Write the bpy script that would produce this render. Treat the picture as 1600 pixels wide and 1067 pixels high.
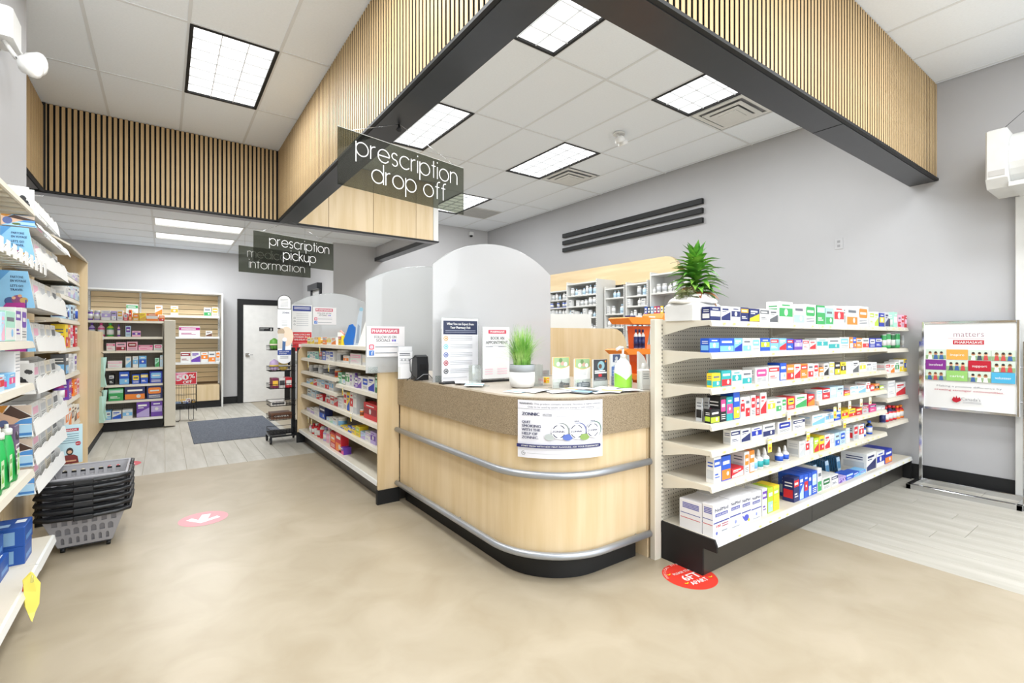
import bpy, math, random
from mathutils import Vector, Matrix
S = bpy.context.scene
for o in list(bpy.data.objects): bpy.data.objects.remove(o)
COL = S.collection
PI = math.pi
# ---------------------------------------------------------------- camera
ANG = math.atan2(544, 756); CH = 1.4
cam = bpy.data.objects.new('camera', bpy.data.cameras.new('camera')); COL.objects.link(cam)
cam.data.sensor_width = 36; cam.data.lens = 36*756/1600; cam.data.shift_y = -5.5/1600
cam.data.clip_start = .05
cam.location = (0, 0, CH); cam.rotation_euler = (PI/2, 0, -ANG)
S.camera = cam
# ---------------------------------------------------------------- world (daylight behind the shop front, back of the camera)
w = bpy.data.worlds.new('daylight'); S.world = w; w.use_nodes = True
w.node_tree.nodes['Background'].inputs[0].default_value = (.93, .97, 1, 1)
w.node_tree.nodes['Background'].inputs[1].default_value = 2.6
S.view_settings.view_transform = 'Standard'; S.view_settings.look = 'None'
S.view_settings.exposure = 0.36; S.view_settings.gamma = 1; S.view_settings.use_curve_mapping = False
TROFFER_W = 33.0      # watts of each ceiling troffer
def area_light(x, y, z, sx, sy, p, col=(.95, .98, 1.0)):
    l = bpy.data.lights.new('tube_light', 'AREA'); l.shape = 'RECTANGLE'; l.size = sx; l.size_y = sy; l.energy = p; l.color = col
    o = bpy.data.objects.new('tube_light', l); COL.objects.link(o); o.location = (x, y, z); return o
# ---------------------------------------------------------------- colour + material helpers
def lin(c):
    c /= 255.0
    return c/12.92 if c <= .04045 else ((c+.055)/1.055)**2.4
def C(r, g=None, b=None):
    if isinstance(r, str): r = int(r, 16); r, g, b = r >> 16, (r >> 8) & 255, r & 255
    return (lin(r), lin(g), lin(b), 1)
PAL = dict(white='e3e3e1', grey='b9bcc0', dgrey='5b5e63', black='1b1c20', navy='1f2a63', blue='1f55c4', royal='1230a8', sky='7dbbe8',
    teal='2ba5a8', green='3aa35a', dgreen='1d6b3c', lime='b6d334', yellow='f2d42c', orange='f0862a', red='cf2430', dred='8f1c28', pink='e0468c',
    rose='f0b6cc', purple='6a3fa8', lilac='b9a8dc', mint='a8dcc8', cream='ece4d2', brown='6b4630', gold='d8a73a', lblue='bcd9ee', silver='c6c9cc', amber='7a3b16', magenta='a81e78')
def K(c):
    if isinstance(c, tuple): return c
    return C(PAL.get(c, c))
MATS = {}
def mat(name, col, rough=.5, metal=0, noise=.04, scale=8, bump=0, spec=.5, stretch=None, alpha=None):
    if name in MATS: return MATS[name]
    m = bpy.data.materials.new(name); m.use_nodes = True; nt = m.node_tree; N = nt.nodes; L = nt.links
    b = N['Principled BSDF']; b.inputs['Roughness'].default_value = rough; b.inputs['Metallic'].default_value = metal
    b.inputs['Specular IOR Level'].default_value = spec
    col = K(col)
    tc = N.new('ShaderNodeTexCoord'); mp = N.new('ShaderNodeMapping'); L.new(tc.outputs['Object'], mp.inputs[0])
    if stretch: mp.inputs['Scale'].default_value = stretch
    nz = N.new('ShaderNodeTexNoise'); nz.inputs['Scale'].default_value = scale; nz.inputs['Detail'].default_value = 6
    L.new(mp.outputs[0], nz.inputs['Vector'])
    r = N.new('ShaderNodeValToRGB'); e = r.color_ramp.elements
    e[0].position = .3; e[1].position = .7
    e[0].color = tuple(c*(1-noise) for c in col[:3])+(1,); e[1].color = tuple(min(1, c*(1+noise)) for c in col[:3])+(1,)
    L.new(nz.outputs['Fac'], r.inputs[0]); L.new(r.outputs[0], b.inputs['Base Color'])
    if bump:
        bp = N.new('ShaderNodeBump'); bp.inputs['Strength'].default_value = bump; bp.inputs['Distance'].default_value = .003
        L.new(nz.outputs['Fac'], bp.inputs['Height']); L.new(bp.outputs[0], b.inputs['Normal'])
    MATS[name] = m; return m
def nodes(m): return m.node_tree.nodes, m.node_tree.links, m.node_tree.nodes['Principled BSDF']
# printed surfaces: flat print colour per face, with a very light paper mottle
PRINT = bpy.data.materials.new('printed_surface'); PRINT.use_nodes = True
N, L, b = nodes(PRINT); b.inputs['Roughness'].default_value = .42
at_ = N.new('ShaderNodeAttribute'); at_.attribute_name = 'Col'; L.new(at_.outputs['Color'], b.inputs['Base Color'])
def two_tone(name, c1, c2, scale, rough=.5, stretch=(1, 1, 1), detail=8, lo=.35, hi=.65, c3=None, bump=.0, spec=.4, dist=0):
    m = bpy.data.materials.new(name); m.use_nodes = True; N, L, b = nodes(m); b.inputs['Roughness'].default_value = rough
    b.inputs['Specular IOR Level'].default_value = spec
    tc = N.new('ShaderNodeTexCoord'); mp = N.new('ShaderNodeMapping'); mp.inputs['Scale'].default_value = stretch
    nz = N.new('ShaderNodeTexNoise'); nz.inputs['Scale'].default_value = scale; nz.inputs['Detail'].default_value = detail; nz.inputs['Distortion'].default_value = dist
    r = N.new('ShaderNodeValToRGB'); e = r.color_ramp.elements; e[0].position = lo; e[1].position = hi; e[0].color = K(c1); e[1].color = K(c2)
    if c3: x = e.new((lo+hi)/2); x.color = K(c3)
    L.new(tc.outputs['Object'], mp.inputs[0]); L.new(mp.outputs[0], nz.inputs['Vector']); L.new(nz.outputs['Fac'], r.inputs[0]); L.new(r.outputs[0], b.inputs['Base Color'])
    if bump:
        bp = N.new('ShaderNodeBump'); bp.inputs['Strength'].default_value = bump; bp.inputs['Distance'].default_value = .002
        L.new(nz.outputs['Fac'], bp.inputs['Height']); L.new(bp.outputs[0], b.inputs['Normal'])
    MATS[name] = m; return m
M_wall = mat('grey_wall_paint', 'b1b1b3', .6, noise=.012, scale=3)
M_wallw = mat('pale_wall_paint', 'c6c5c6', .6, noise=.012, scale=3)
M_tile = mat('ceiling_tile_fibre', 'f1f6fc', .9, noise=.02, scale=60, bump=.15)
M_tbar = mat('ceiling_grid_paint', 'dfe2e5', .5, noise=.01)
M_black = mat('black_trim', '0d0e10', .6, noise=.08)
M_soffit = mat('dark_metal_soffit', '3a3c40', .32, metal=.35, noise=.05)
M_slatback = mat('black_felt_backing', '0a0a0b', .95)
M_slat = two_tone('oak_slat_veneer', 'ac8e63', 'c9ad82', 3, .5, (14, 14, .6))
M_maple = two_tone('maple_laminate', 'd2b98e', 'dec8a4', 2.2, .42, (6, 6, .5))
M_maple_h = two_tone('maple_laminate_long', 'e2c79c', 'ecd6ae', 2.2, .42, (.5, .5, 5))
M_cream = mat('cream_painted_steel', 'd9d3c4', .42, noise=.012)
M_creamd = mat('cream_shelf_deck', 'd9d2c2', .45, noise=.02)
M_white = mat('white_painted_steel', 'dfdfdc', .42, noise=.01)
M_chrome = mat('polished_chrome', 'd8dadd', .12, metal=1, noise=.01)
M_rail = mat('brushed_aluminium_rail', 'a9adb3', .34, metal=.6, noise=.03)
M_plastic = mat('black_plastic', '1c1d20', .38, noise=.05)
M_basket = mat('grey_basket_plastic', '9a999d', .45, noise=.02)
M_bwhite = mat('white_plastic', 'e2e2e0', .35, noise=.01)
M_orange = mat('orange_plastic', 'f08a2a', .4, noise=.03)
M_wire = mat('black_wire', '1a1a1c', .35, metal=.3)
M_paper = mat('white_paper', 'e4e4e2', .6, noise=.01)
M_mat = two_tone('charcoal_entrance_mat', '4a4e57', '686d77', 60, .95, bump=.6)
M_kick = mat('dark_brown_kick', '35322e', .3, noise=.05)
M_stone = two_tone('speckled_stone_laminate', '75664f', 'a8987f', 230, .38, detail=3, lo=.36, hi=.62, c3='928169')
M_stonetop = two_tone('speckled_stone_top', '9b8f80', 'c0b6a8', 230, .3, detail=3, lo=.36, hi=.62)
M_vinyl = two_tone('beige_marbled_vinyl', '9e917b', 'aca08c', 3.4, .36, lo=.28, hi=.72, c3='a59984', dist=.7, detail=12)
M_plank = two_tone('whitewashed_plank', 'aba79c', 'bfbbb2', 2.2, .42, (5, .5, 1), c3='b6b2a8')
M_floorbase = mat('floor_screed', 'cbbfa9', .8)
M_pot = mat('white_glazed_pot', 'e2e2e0', .35)
M_leaf = two_tone('green_leaf', '35732a', '93c24e', 9, .4, c3='5a9a36')
M_leafb = two_tone('brown_dry_leaf', '8a4f35', 'b07a4e', 9, .6)
M_grass = two_tone('grass_blade', '5e9a3a', 'bfd98a', 12, .5, c3='86bb55')
# pegboard
def peg(name, col):
    m = mat(name, col, .5, noise=.015); N, L, b = nodes(m)
    tc = N.new('ShaderNodeTexCoord'); sx = N.new('ShaderNodeSeparateXYZ'); L.new(tc.outputs['Object'], sx.inputs[0])
    def dist(o):
        a = N.new('ShaderNodeMath'); a.operation = 'MULTIPLY'; a.inputs[1].default_value = 1/.026; L.new(o, a.inputs[0])
        f = N.new('ShaderNodeMath'); f.operation = 'FRACT'; L.new(a.outputs[0], f.inputs[0])
        s_ = N.new('ShaderNodeMath'); s_.operation = 'SUBTRACT'; s_.inputs[1].default_value = .5; L.new(f.outputs[0], s_.inputs[0])
        p = N.new('ShaderNodeMath'); p.operation = 'MULTIPLY'; L.new(s_.outputs[0], p.inputs[0]); L.new(s_.outputs[0], p.inputs[1]); return p.outputs[0]
    ad = N.new('ShaderNodeMath'); L.new(dist(sx.outputs['X']), ad.inputs[0]); L.new(dist(sx.outputs['Z']), ad.inputs[1])
    lt = N.new('ShaderNodeMath'); lt.operation = 'LESS_THAN'; lt.inputs[1].default_value = .026; L.new(ad.outputs[0], lt.inputs[0])
    mx = N.new('ShaderNodeMix'); mx.data_type = 'RGBA'; L.new(lt.outputs[0], mx.inputs['Factor'])
    src = b.inputs['Base Color'].links[0].from_socket; L.new(src, mx.inputs['A']); mx.inputs['B'].default_value = C('3a342c')
    L.new(mx.outputs['Result'], b.inputs['Base Color']); return m
M_peg = peg('cream_pegboard', 'd0c9ba')
M_pegd = peg('taupe_pegboard', '9c9486')
def clear(name, tint, haze, hazecol, gloss=.08, rough=.05):
    m = bpy.data.materials.new(name); m.use_nodes = True; nt = m.node_tree; N = nt.nodes; L = nt.links; N.clear()
    o = N.new('ShaderNodeOutputMaterial'); t = N.new('ShaderNodeBsdfTransparent'); t.inputs[0].default_value = K(tint)
    d = N.new('ShaderNodeBsdfDiffuse'); d.inputs[0].default_value = K(hazecol)
    tl = N.new('ShaderNodeBsdfTranslucent'); tl.inputs[0].default_value = K(hazecol)
    dt = N.new('ShaderNodeMixShader'); dt.inputs[0].default_value = .45; L.new(d.outputs[0], dt.inputs[1]); L.new(tl.outputs[0], dt.inputs[2])
    a = N.new('ShaderNodeMixShader'); a.inputs[0].default_value = haze; L.new(t.outputs[0], a.inputs[1]); L.new(dt.outputs[0], a.inputs[2])
    g = N.new('ShaderNodeBsdfGlossy'); g.inputs['Roughness'].default_value = rough
    b = N.new('ShaderNodeMixShader'); b.inputs[0].default_value = gloss; L.new(a.outputs[0], b.inputs[1]); L.new(g.outputs[0], b.inputs[2])
    L.new(b.outputs[0], o.inputs[0]); MATS[name] = m; return m
M_shield = clear('hazed_acrylic_shield', 'f4f6f8', .86, 'dcdcdd', .05)
M_shield1 = clear('lightly_hazed_acrylic_shield', 'eef2f2', .62, 'dcdcdd', .05)
M_smoke = clear('smoked_acrylic', 'b2b5ab', .03, '777777', .05)
M_clear = clear('clear_acrylic', 'f3f6f5', .10, 'ffffff', .12)
def emis(name, col, st):
    m = bpy.data.materials.new(name); m.use_nodes = True; nt = m.node_tree; N = nt.nodes; L = nt.links
    b = N['Principled BSDF']; b.inputs['Base Color'].default_value = (.8, .8, .8, 1); b.inputs['Emission Color'].default_value = K(col); b.inputs['Emission Strength'].default_value = st
    MATS[name] = m; return m
M_diff = emis('lit_light_diffuser', 'fdfeff', 1.15)
# ---------------------------------------------------------------- mesh building
class B:
    """collects faces with an optional flat print colour; build() links ONE mesh object"""
    def __init__(s): s.v = []; s.f = []; s.c = []; s.sm = []
    def add(s, vs, fs, col=None, smooth=False):
        o = len(s.v); s.v += [tuple(v) for v in vs]
        for f in fs: s.f.append([i+o for i in f]); s.c.append(col); s.sm.append(smooth)
        return s
    def box(s, x0, x1, y0, y1, z0, z1, col=None):
        v = [(x0, y0, z0), (x1, y0, z0), (x1, y1, z0), (x0, y1, z0), (x0, y0, z1), (x1, y0, z1), (x1, y1, z1), (x0, y1, z1)]
        return s.add(v, [(0, 3, 2, 1), (4, 5, 6, 7), (0, 1, 5, 4), (1, 2, 6, 5), (2, 3, 7, 6), (3, 0, 4, 7)], col)
    def cbox(s, x0, x1, y0, y1, z0, z1, r=.004, col=None):
        """box with chamfered vertical and top edges"""
        ring = [(x0+r, y0), (x1-r, y0), (x1, y0+r), (x1, y1-r), (x1-r, y1), (x0+r, y1), (x0, y1-r), (x0, y0+r)]
        cx, cy = (x0+x1)/2, (y0+y1)/2
        def shr(p): return (p[0]+(r if p[0] < cx else -r)*(1), p[1]+(r if p[1] < cy else -r))
        v = [(x, y, z0) for x, y in ring]+[(x, y, z1-r) for x, y in ring]+[shr(p)+(z1,) for p in ring]
        f = [tuple(range(7, -1, -1)), tuple(range(16, 24))]
        for k in range(8):
            j = (k+1) % 8; f += [(k, j, 8+j, 8+k), (8+k, 8+j, 16+j, 16+k)]
        return s.add(v, f, col)
    def prism(s, pts, ax, a, b_, col=None):
        """2D polygon extruded along ax ('x': pts=(y,z); 'y': pts=(x,z); 'z': pts=(x,y)) from a to b_"""
        n = len(pts)
        def mk(p, t): return (t, p[0], p[1]) if ax == 'x' else (p[0], t, p[1]) if ax == 'y' else (p[0], p[1], t)
        v = [mk(p, a) for p in pts]+[mk(p, b_) for p in pts]
        f = [tuple(range(n)), tuple(range(2*n-1, n-1, -1))]+[(k, (k+1) % n, n+(k+1) % n, n+k) for k in range(n)]
        return s.add(v, f, col)
    def tube(s, path, r, n=8, col=None, closed=False, r2=None, cap=True):
        P = [Vector(p) for p in path]; m = len(P); vs = []
        up = Vector((0, 0, 1)); prev = None
        for i, p in enumerate(P):
            if closed: t = (P[(i+1) % m]-P[i-1])
            else: t = P[min(i+1, m-1)]-P[max(i-1, 0)]
            t.normalize()
            if prev is None:
                a = t.orthogonal().normalized()
            else:
                a = prev-t*prev.dot(t); a.normalize()
            prev = a; bb = t.cross(a)
            rr = r if r2 is None else r+(r2-r)*i/(m-1)
            for k in range(n):
                th = 2*PI*k/n; vs.append(p+a*math.cos(th)*rr+bb*math.sin(th)*rr)
        fs = []
        for i in range(m if closed else m-1):
            j = (i+1) % m
            for k in range(n): l = (k+1) % n; fs.append((i*n+k, i*n+l, j*n+l, j*n+k))
        if not closed and cap: fs += [tuple(range(n-1, -1, -1)), tuple(range((m-1)*n, m*n))]
        return s.add(vs, fs, col, True)
    def lathe(s, prof, c=(0, 0, 0), n=16, col=None, smooth=True, sx=1, sy=1, cols=None):
        vs = []; 
        for r, z in prof:
            for k in range(n): th = 2*PI*k/n; vs.append((c[0]+r*math.cos(th)*sx, c[1]+r*math.sin(th)*sy, c[2]+z))
        o = len(s.v); s.v += vs
        for i in range(len(prof)-1):
            for k in range(n):
                l = (k+1) % n; s.f.append([o+i*n+k, o+i*n+l, o+(i+1)*n+l, o+(i+1)*n+k]); s.c.append(cols[i] if cols else col); s.sm.append(smooth)
        s.f.append([o+k for k in range(n-1, -1, -1)]); s.c.append(cols[0] if cols else col); s.sm.append(False)
        s.f.append([o+(len(prof)-1)*n+k for k in range(n)]); s.c.append(cols[-1] if cols else col); s.sm.append(False)
        return s
    def tf(s, M):
        s.v = [tuple(M @ Vector(v)) for v in s.v]; return s
    def mesh(s, name, m):
        me = bpy.data.meshes.new(name); me.from_pydata(s.v, [], s.f)
        me.polygons.foreach_set('use_smooth', s.sm)
        if any(c is not None for c in s.c):
            a = me.color_attributes.new('Col', 'FLOAT_COLOR', 'CORNER'); buf = []
            for p, c in zip(s.f, s.c): buf += list(c if c else (.8, .8, .8, 1))*len(p)
            a.data.foreach_set('color', buf)
        me.materials.append(m); me.update(); return me
    def build(s, name, m, parent=None, loc=None, rz=None):
        return link(name, s.mesh(name, m), parent, loc, rz)
def link(name, me, parent=None, loc=None, rz=None):
    o = bpy.data.objects.new(name, me); COL.objects.link(o)
    if parent is not None: o.parent = parent
    if loc is not None: o.location = loc
    if rz: o.rotation_euler = (0, 0, rz)
    return o
def tag(o, label=None, cat=None, group=None, kind=None):
    for k, v in (('label', label), ('category', cat), ('group', group), ('kind', kind)):
        if v: o[k] = v
    return o
def thing(name, label, cat, loc=(0, 0, 0), rz=0, group=None):
    o = bpy.data.objects.new(name, None); COL.objects.link(o); o.empty_display_size = .1; o.location = loc; o.rotation_euler = (0, 0, rz)
    return tag(o, label, cat, group)
def struct(o): o['kind'] = 'structure'; return o
def tri_fix(me): return me
# ---------------------------------------------------------------- lettering
_tc = {}
def text2d(s, bold=0.0):
    """filled outline of a string in the built-in font: (verts, faces, width) at size 1"""
    k = (s, bold)
    if k in _tc: return _tc[k]
    cu = bpy.data.curves.new('t', 'FONT'); cu.body = s; cu.size = 1; cu.resolution_u = 2; cu.offset = bold; cu.fill_mode = 'FRONT'
    ob = bpy.data.objects.new('t', cu)
    me = bpy.data.meshes.new_from_object(ob)
    vs = [(v.co.x, v.co.y) for v in me.vertices]; fs = [tuple(p.vertices) for p in me.polygons]
    bpy.data.objects.remove(ob); bpy.data.curves.remove(cu); bpy.data.meshes.remove(me)
    w_ = max([v[0] for v in vs], default=0)
    _tc[k] = (vs, fs, w_); return _tc[k]
class Art:
    """flat print laid out in 2D (x right, y up), layers stacked by a hair"""
    LZ = .00015
    def __init__(s): s.b = B(); s.l = 1
    def poly(s, pts, col, lift=None):
        z = -(lift if lift is not None else s.l)*s.LZ; s.l += 1
        s.b.add([(x, z, y) for x, y in pts], [tuple(range(len(pts)))], K(col)); return s
    def rect(s, x0, y0, x1, y1, col): return s.poly([(x0, y0), (x1, y0), (x1, y1), (x0, y1)], col)
    def circ(s, cx, cy, r, col, n=16, ry=None): return s.poly([(cx+r*math.cos(2*PI*k/n), cy+(ry or r)*math.sin(2*PI*k/n)) for k in range(n)], col)
    def rr(s, x0, y0, x1, y1, r, col):
        p = []
        for cx, cy, a in ((x1-r, y0+r, -90), (x1-r, y1-r, 0), (x0+r, y1-r, 90), (x0+r, y0+r, 180)):
            p += [(cx+r*math.cos(math.radians(a+t)), cy+r*math.sin(math.radians(a+t))) for t in (0, 30, 60, 90)]
        return s.poly(p, col)
    def ring(s, cx, cy, r, t, col, n=20, a0=0, a1=360):
        z = -s.l*s.LZ; s.l += 1; v = []; 
        for k in range(n+1):
            a = math.radians(a0+(a1-a0)*k/n); v += [(cx+r*math.cos(a), z, cy+r*math.sin(a)), (cx+(r-t)*math.cos(a), z, cy+(r-t)*math.sin(a))]
        s.b.add(v, [(2*k, 2*k+2, 2*k+3, 2*k+1) for k in range(n)], K(col)); return s
    def text(s, st, x, y, h, col, align='l', bold=0.0, w=None, rot=0):
        """h = cap height; w = fit to this width"""
        vs, fs, tw = text2d(st, 0); k = h/.70; kx = k
        if w: kx = w/tw
        ww = tw*kx; x0 = x-(ww/2 if align == 'c' else ww if align == 'r' else 0)
        z = -s.l*s.LZ; s.l += 1; cr, sr = math.cos(rot), math.sin(rot); cx_ = x
        for sh in ((-.8, .8, 0) if bold else (0,)):      # heavier strokes: the same glyphs set twice, a hair apart
            out = []; z -= s.LZ*.5
            for a, b_ in vs:
                px, py = x0+(a+sh*min(bold, .05))*kx-cx_, b_*k; out.append((cx_+px*cr-py*sr, z, y+px*sr+py*cr))
            s.b.add(out, fs, K(col))
        s.l += 1
        return s
    def lines(s, x0, x1, y, n, dy, h, col, rng=None):
        """rows of print too small to read"""
        for i in range(n):
            e = x1-(rng.random()*.3*(x1-x0) if rng else 0); s.rect(x0, y-i*dy, e, y-i*dy+h, col); s.l -= 1
        s.l += 1; return s
    def build(s, name, parent=None, loc=None, rz=None, mapf=None):
        if mapf: s.b.v = [mapf(*v) for v in s.b.v]
        return s.b.build(name, PRINT, parent, loc, rz)
def panel_holes(outer, holes, th):
    """2D panel with holes, thickness th -> (verts, faces) in (x, y, z)"""
    cu = bpy.data.curves.new('p', 'CURVE'); cu.dimensions = '2D'; cu.fill_mode = 'BOTH'; cu.extrude = th/2
    for poly in [outer]+holes:
        sp = cu.splines.new('POLY'); sp.points.add(len(poly)-1); sp.use_cyclic_u = True
        for i, (x, y) in enumerate(poly): sp.points[i].co = (x, y, 0, 1)
    ob = bpy.data.objects.new('p', cu); me = bpy.data.meshes.new_from_object(ob)
    vs = [tuple(v.co) for v in me.vertices]; fs = [tuple(p.vertices) for p in me.polygons]
    bpy.data.objects.remove(ob); bpy.data.curves.remove(cu); bpy.data.meshes.remove(me); return vs, fs
# thin round geometric sign letters built from strokes (x-height 1)
def arc(cx, cy, r, a0, a1, n=14): return [(cx+r*math.cos(math.radians(a0+(a1-a0)*k/n)), cy+r*math.sin(math.radians(a0+(a1-a0)*k/n))) for k in range(n+1)]
GL = {
 'p': ([[(0, -.5), (0, 1)], arc(.5, .5, .5, 0, 360, 24)], 1.0), 'd': ([[(1, 0), (1, 1.5)], arc(.5, .5, .5, 0, 360, 24)], 1.0),
 'r': ([[(0, 0), (0, 1)], arc(.36, .62, .36, 180, 85, 8)], .42), 'o': ([arc(.5, .5, .5, 0, 360, 24)], 1.0),
 'e': ([[(0, .5), (1, .5)], arc(.5, .5, .5, 0, 325, 22)], 1.0), 'c': ([arc(.5, .5, .5, 42, 318, 20)], .88),
 's': ([arc(.27, .745, .25, 30, 270, 10)+arc(.27, .25, .25, 90, -150, 10)], .54), 'i': ([[(0, 0), (0, 1)], [(0, 1.3), (0, 1.42)]], .02),
 't': ([[(.2, 0), (.2, 1.4)], [(0, 1), (.4, 1)]], .4), 'n': ([[(0, 0), (0, 1)], arc(.37, .62, .37, 180, 0, 12)+[(.74, 0)]], .74),
 'f': ([arc(.45, 1.2, .25, 80, 180, 6)+[(.2, 0)], [(0, 1), (.42, 1)]], .44), 'k': ([[(0, 0), (0, 1.5)], [(.55, 1), (.03, .45)], [(.16, .6), (.62, 0)]], .62),
 'u': ([[(0, 1), (0, .38)]+arc(.37, .38, .37, 180, 360, 12)[1:]+[(.74, 1)], [(.74, 1), (.74, 0)]], .74),
 'm': ([[(0, 0), (0, 1)], arc(.33, .67, .33, 180, 0, 10)+[(.66, 0)], arc(.99, .67, .33, 180, 0, 10)+[(1.32, 0)]], 1.32),
 'a': ([[(1, 0), (1, 1)], arc(.5, .5, .5, 0, 360, 24)], 1.0), ' ': ([], .35)}
def sign_word(b_, word, cx, y, h, sw=.074, gap=.2, col=None, yoff=-.004):
    W = sum(GL[c][1] for c in word)+gap*(len(word)-1); x = cx-W*h/2
    for ch in word:
        st, wd = GL[ch]
        for pl in st:
            n = len(pl); vs = []
            for i, (px, py) in enumerate(pl):
                a = pl[max(i-1, 0)]; c = pl[min(i+1, n-1)]
                if i == 0 and n > 3 and abs(pl[0][0]-pl[-1][0]) < 1e-6 and abs(pl[0][1]-pl[-1][1]) < 1e-6: a = pl[-2]
                if i == n-1 and n > 3 and abs(pl[0][0]-pl[-1][0]) < 1e-6 and abs(pl[0][1]-pl[-1][1]) < 1e-6: c = pl[1]
                tx, ty = c[0]-a[0], c[1]-a[1]; l = math.hypot(tx, ty) or 1; nx, ny = -ty/l*sw/2, tx/l*sw/2
                for sg in (1, -1):
                    for yy in (yoff, yoff-.002): vs.append((x+(px+sg*nx)*h, yy, y+(py+sg*ny)*h))
            fs = []
            for i in range(n-1):
                p, q = i*4, i*4+4
                fs += [(p+1, p+3, q+3, q+1), (p, q, q+2, p+2), (p, p+1, q+1, q), (p+2, q+2, q+3, p+3)]
            fs += [(0, 2, 3, 1), ((n-1)*4, (n-1)*4+1, (n-1)*4+3, (n-1)*4+2)]
            b_.add(vs, fs, col)
        x += (wd+gap)*h
# ================================================================ THE ROOM
XR, HC, LC, YB = 6.07, 3.85, 3.2, 6.95
FLY0, FLY1 = -4.0, 11.9
floor = struct(B().box(-2.6, 6.3, FLY0, 12.0, -.06, -.006).build('floor', M_floorbase))
def sheet(pts, name='vinyl_sheet', m=M_vinyl): return B().prism(pts, 'z', -.006, 0).build(name, m, floor)
sheet([(-1.7, FLY0), (3.8, FLY0), (3.8, 6.2), (-1.7, 6.2)])
_pl = {}
def plank(x0, x1, y0, y1):
    k = (round(x1-x0, 3), round(y1-y0, 3)); g = .0012
    if k not in _pl: _pl[k] = B().cbox(g, k[0]-g, g, k[1]-g, 0, .006, .0012).mesh('plank', M_plank)
    return link('plank', _pl[k], floor, (x0, y0, -.006))
random.seed(3)
PW = .19
for i in range(12):                                   # right-hand aisle, planks run to the back
    x = 3.8+i*PW; y = -1.6-random.choice((0, .4, .8, 1.1)); x1 = min(x+PW, XR)
    while y < 9.3:
        if y+1.25 > -1: plank(x, x1, y, min(y+1.25, 9.35)) if y < 2.4 else None
        y += 1.25
for i in range(17):                                   # back-left aisle
    x = -1.7+i*PW; y = 6.2-random.choice((0, .3, .7, 1.0)); 
    while y < 11.9:
        y0, y1 = max(y, 6.2), min(y+1.25, 11.9)
        if y1-y0 > .05: plank(x, x+PW, y0, y1)
        y += 1.25
sheet([(3.8, 3.65), (6.07, 3.65), (6.07, 11.9), (1.53, 11.9), (1.53, 6.2), (3.8, 6.2)], 'dispensary_floor')
sheet([(3.8, FLY0), (6.07, FLY0), (6.07, -2.85), (3.8, -2.85)], 'entrance_floor')
# walls
def wall(name, x0, x1, y0, y1, z0=0, z1=4.0, m=M_wall): return struct(B().box(x0, x1, y0, y1, z0, z1).build(name, m))
wall('wall_right', XR, XR+.15, FLY0, 9.5)
wall('wall_rear', 2.6, XR+.15, 9.4, 9.55, m=M_wallw)
wall('wall_jog', 2.6, 2.75, 9.55, 12.0, z1=3.3, m=M_wallw)
wall('wall_back', -2.0, 2.75, 11.9, 12.05, z1=3.3, m=M_wallw)
wall('wall_left', -1.25, -1.1, FLY0, 4.85)
wall('wall_left_pier', -1.1, -.80, 3.7, 4.85)
wall('wall_left_rear', -1.85, -1.7, 4.85, 12.0, m=M_wallw)
wall('wall_left_return', -1.85, -1.1, 4.70, 4.85)
def bb(name, pts):
    for p in pts: o = struct(B().box(*p, 0, .15).build(name, M_black))
bb('baseboard_right', [(XR-.012, XR, FLY0, 9.4)])
bb('baseboard_rear', [(2.6, XR-.012, 9.388, 9.4)])
bb('baseboard_back', [(.99, 1.28, 11.888, 11.9)])
bb('baseboard_jog', [(2.588, 2.6, 9.5, 11.888)])
# ---------------------------------------------------------------- ceilings
deck = struct(B().box(-1.9, XR+.2, FLY0, 9.6, HC+.03, HC+.1).build('ceiling', M_tile))
GX0, GP, GY0, GQ = .16, .65, .60, 1.305
xs = [GX0+GP*k for k in range(-3, 10)]; ys = [GY0+GQ*k for k in range(-4, 8)]
troff = [(0, 3), (3, 1), (6, 1), (6, 3), (3, 3), (6, 5), (0, 1), (-2, 1), (0, -1), (3, -1), (6, -1), (3, 5), (-2, 5), (0, -3), (3, -3), (6, -3)]
vents = [(7, 1), (7, 3), (7, 5)]
def cx_(k): return GX0+GP*k
def cy_(k): return GY0+GQ*k
tile_cache = {}
def tile(x0, x1, y0, y1, z, parent):
    k = (round(x1-x0, 3), round(y1-y0, 3)); g = .010
    if k not in tile_cache: tile_cache[k] = B().cbox(g, k[0]-g, g, k[1]-g, 0, .02, .004).mesh('ceiling_tile', M_tile)
    o = link('ceiling_tile', tile_cache[k], parent, (x0, y0, z)); return o
for k in range(-3, 10):
    for j in range(-4, 7):
        if (k, j) in troff or (k, j) in vents: continue
        x0, x1 = max(cx_(k), -1.65), min(cx_(k+1), XR); y0, y1 = max(cy_(j), FLY0), min(cy_(j+1), 9.4)
        if x1-x0 < .03 or y1-y0 < .03: continue
        if j >= 5 and x1 < 3.4: continue
        if x1 < -1.1: continue
        tile(x0, x1, y0, y1, HC+.004, deck)
g = B()
for x in xs:
    if -1.1 < x < XR: g.box(x-.012, x+.012, FLY0, 9.4, HC, HC+.012)
for y in ys:
    if y < 9.4: g.box(-1.1, XR, y-.012, y+.012, HC-.0005, HC+.0115)
g.build('ceiling_grid', M_tbar, deck)
low = struct(B().box(-1.9, 3.43, 7.08, 12.0, LC+.03, LC+.1).build('ceiling_rear', M_tile))
lx = [-1.7, -1.37, -.14, 1.09, 2.32, 3.43]; ly = [7.1+.62*k for k in range(9)]; ly[-1] = 11.9
lowlights = [(-.14, 9.08), (-.14, 10.42)]
for a in range(5):
    for b_ in range(8):
        y0 = ly[b_]; y1 = ly[b_+1]
        if a == 2 and b_ in (3, 5): continue
        if y1 <= y0: continue
        tile(lx[a], lx[a+1], y0, y1, LC+.004, low)
g = B()
for x in lx[1:-1]: g.box(x-.012, x+.012, 7.1, 11.9, LC, LC+.012)
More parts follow.
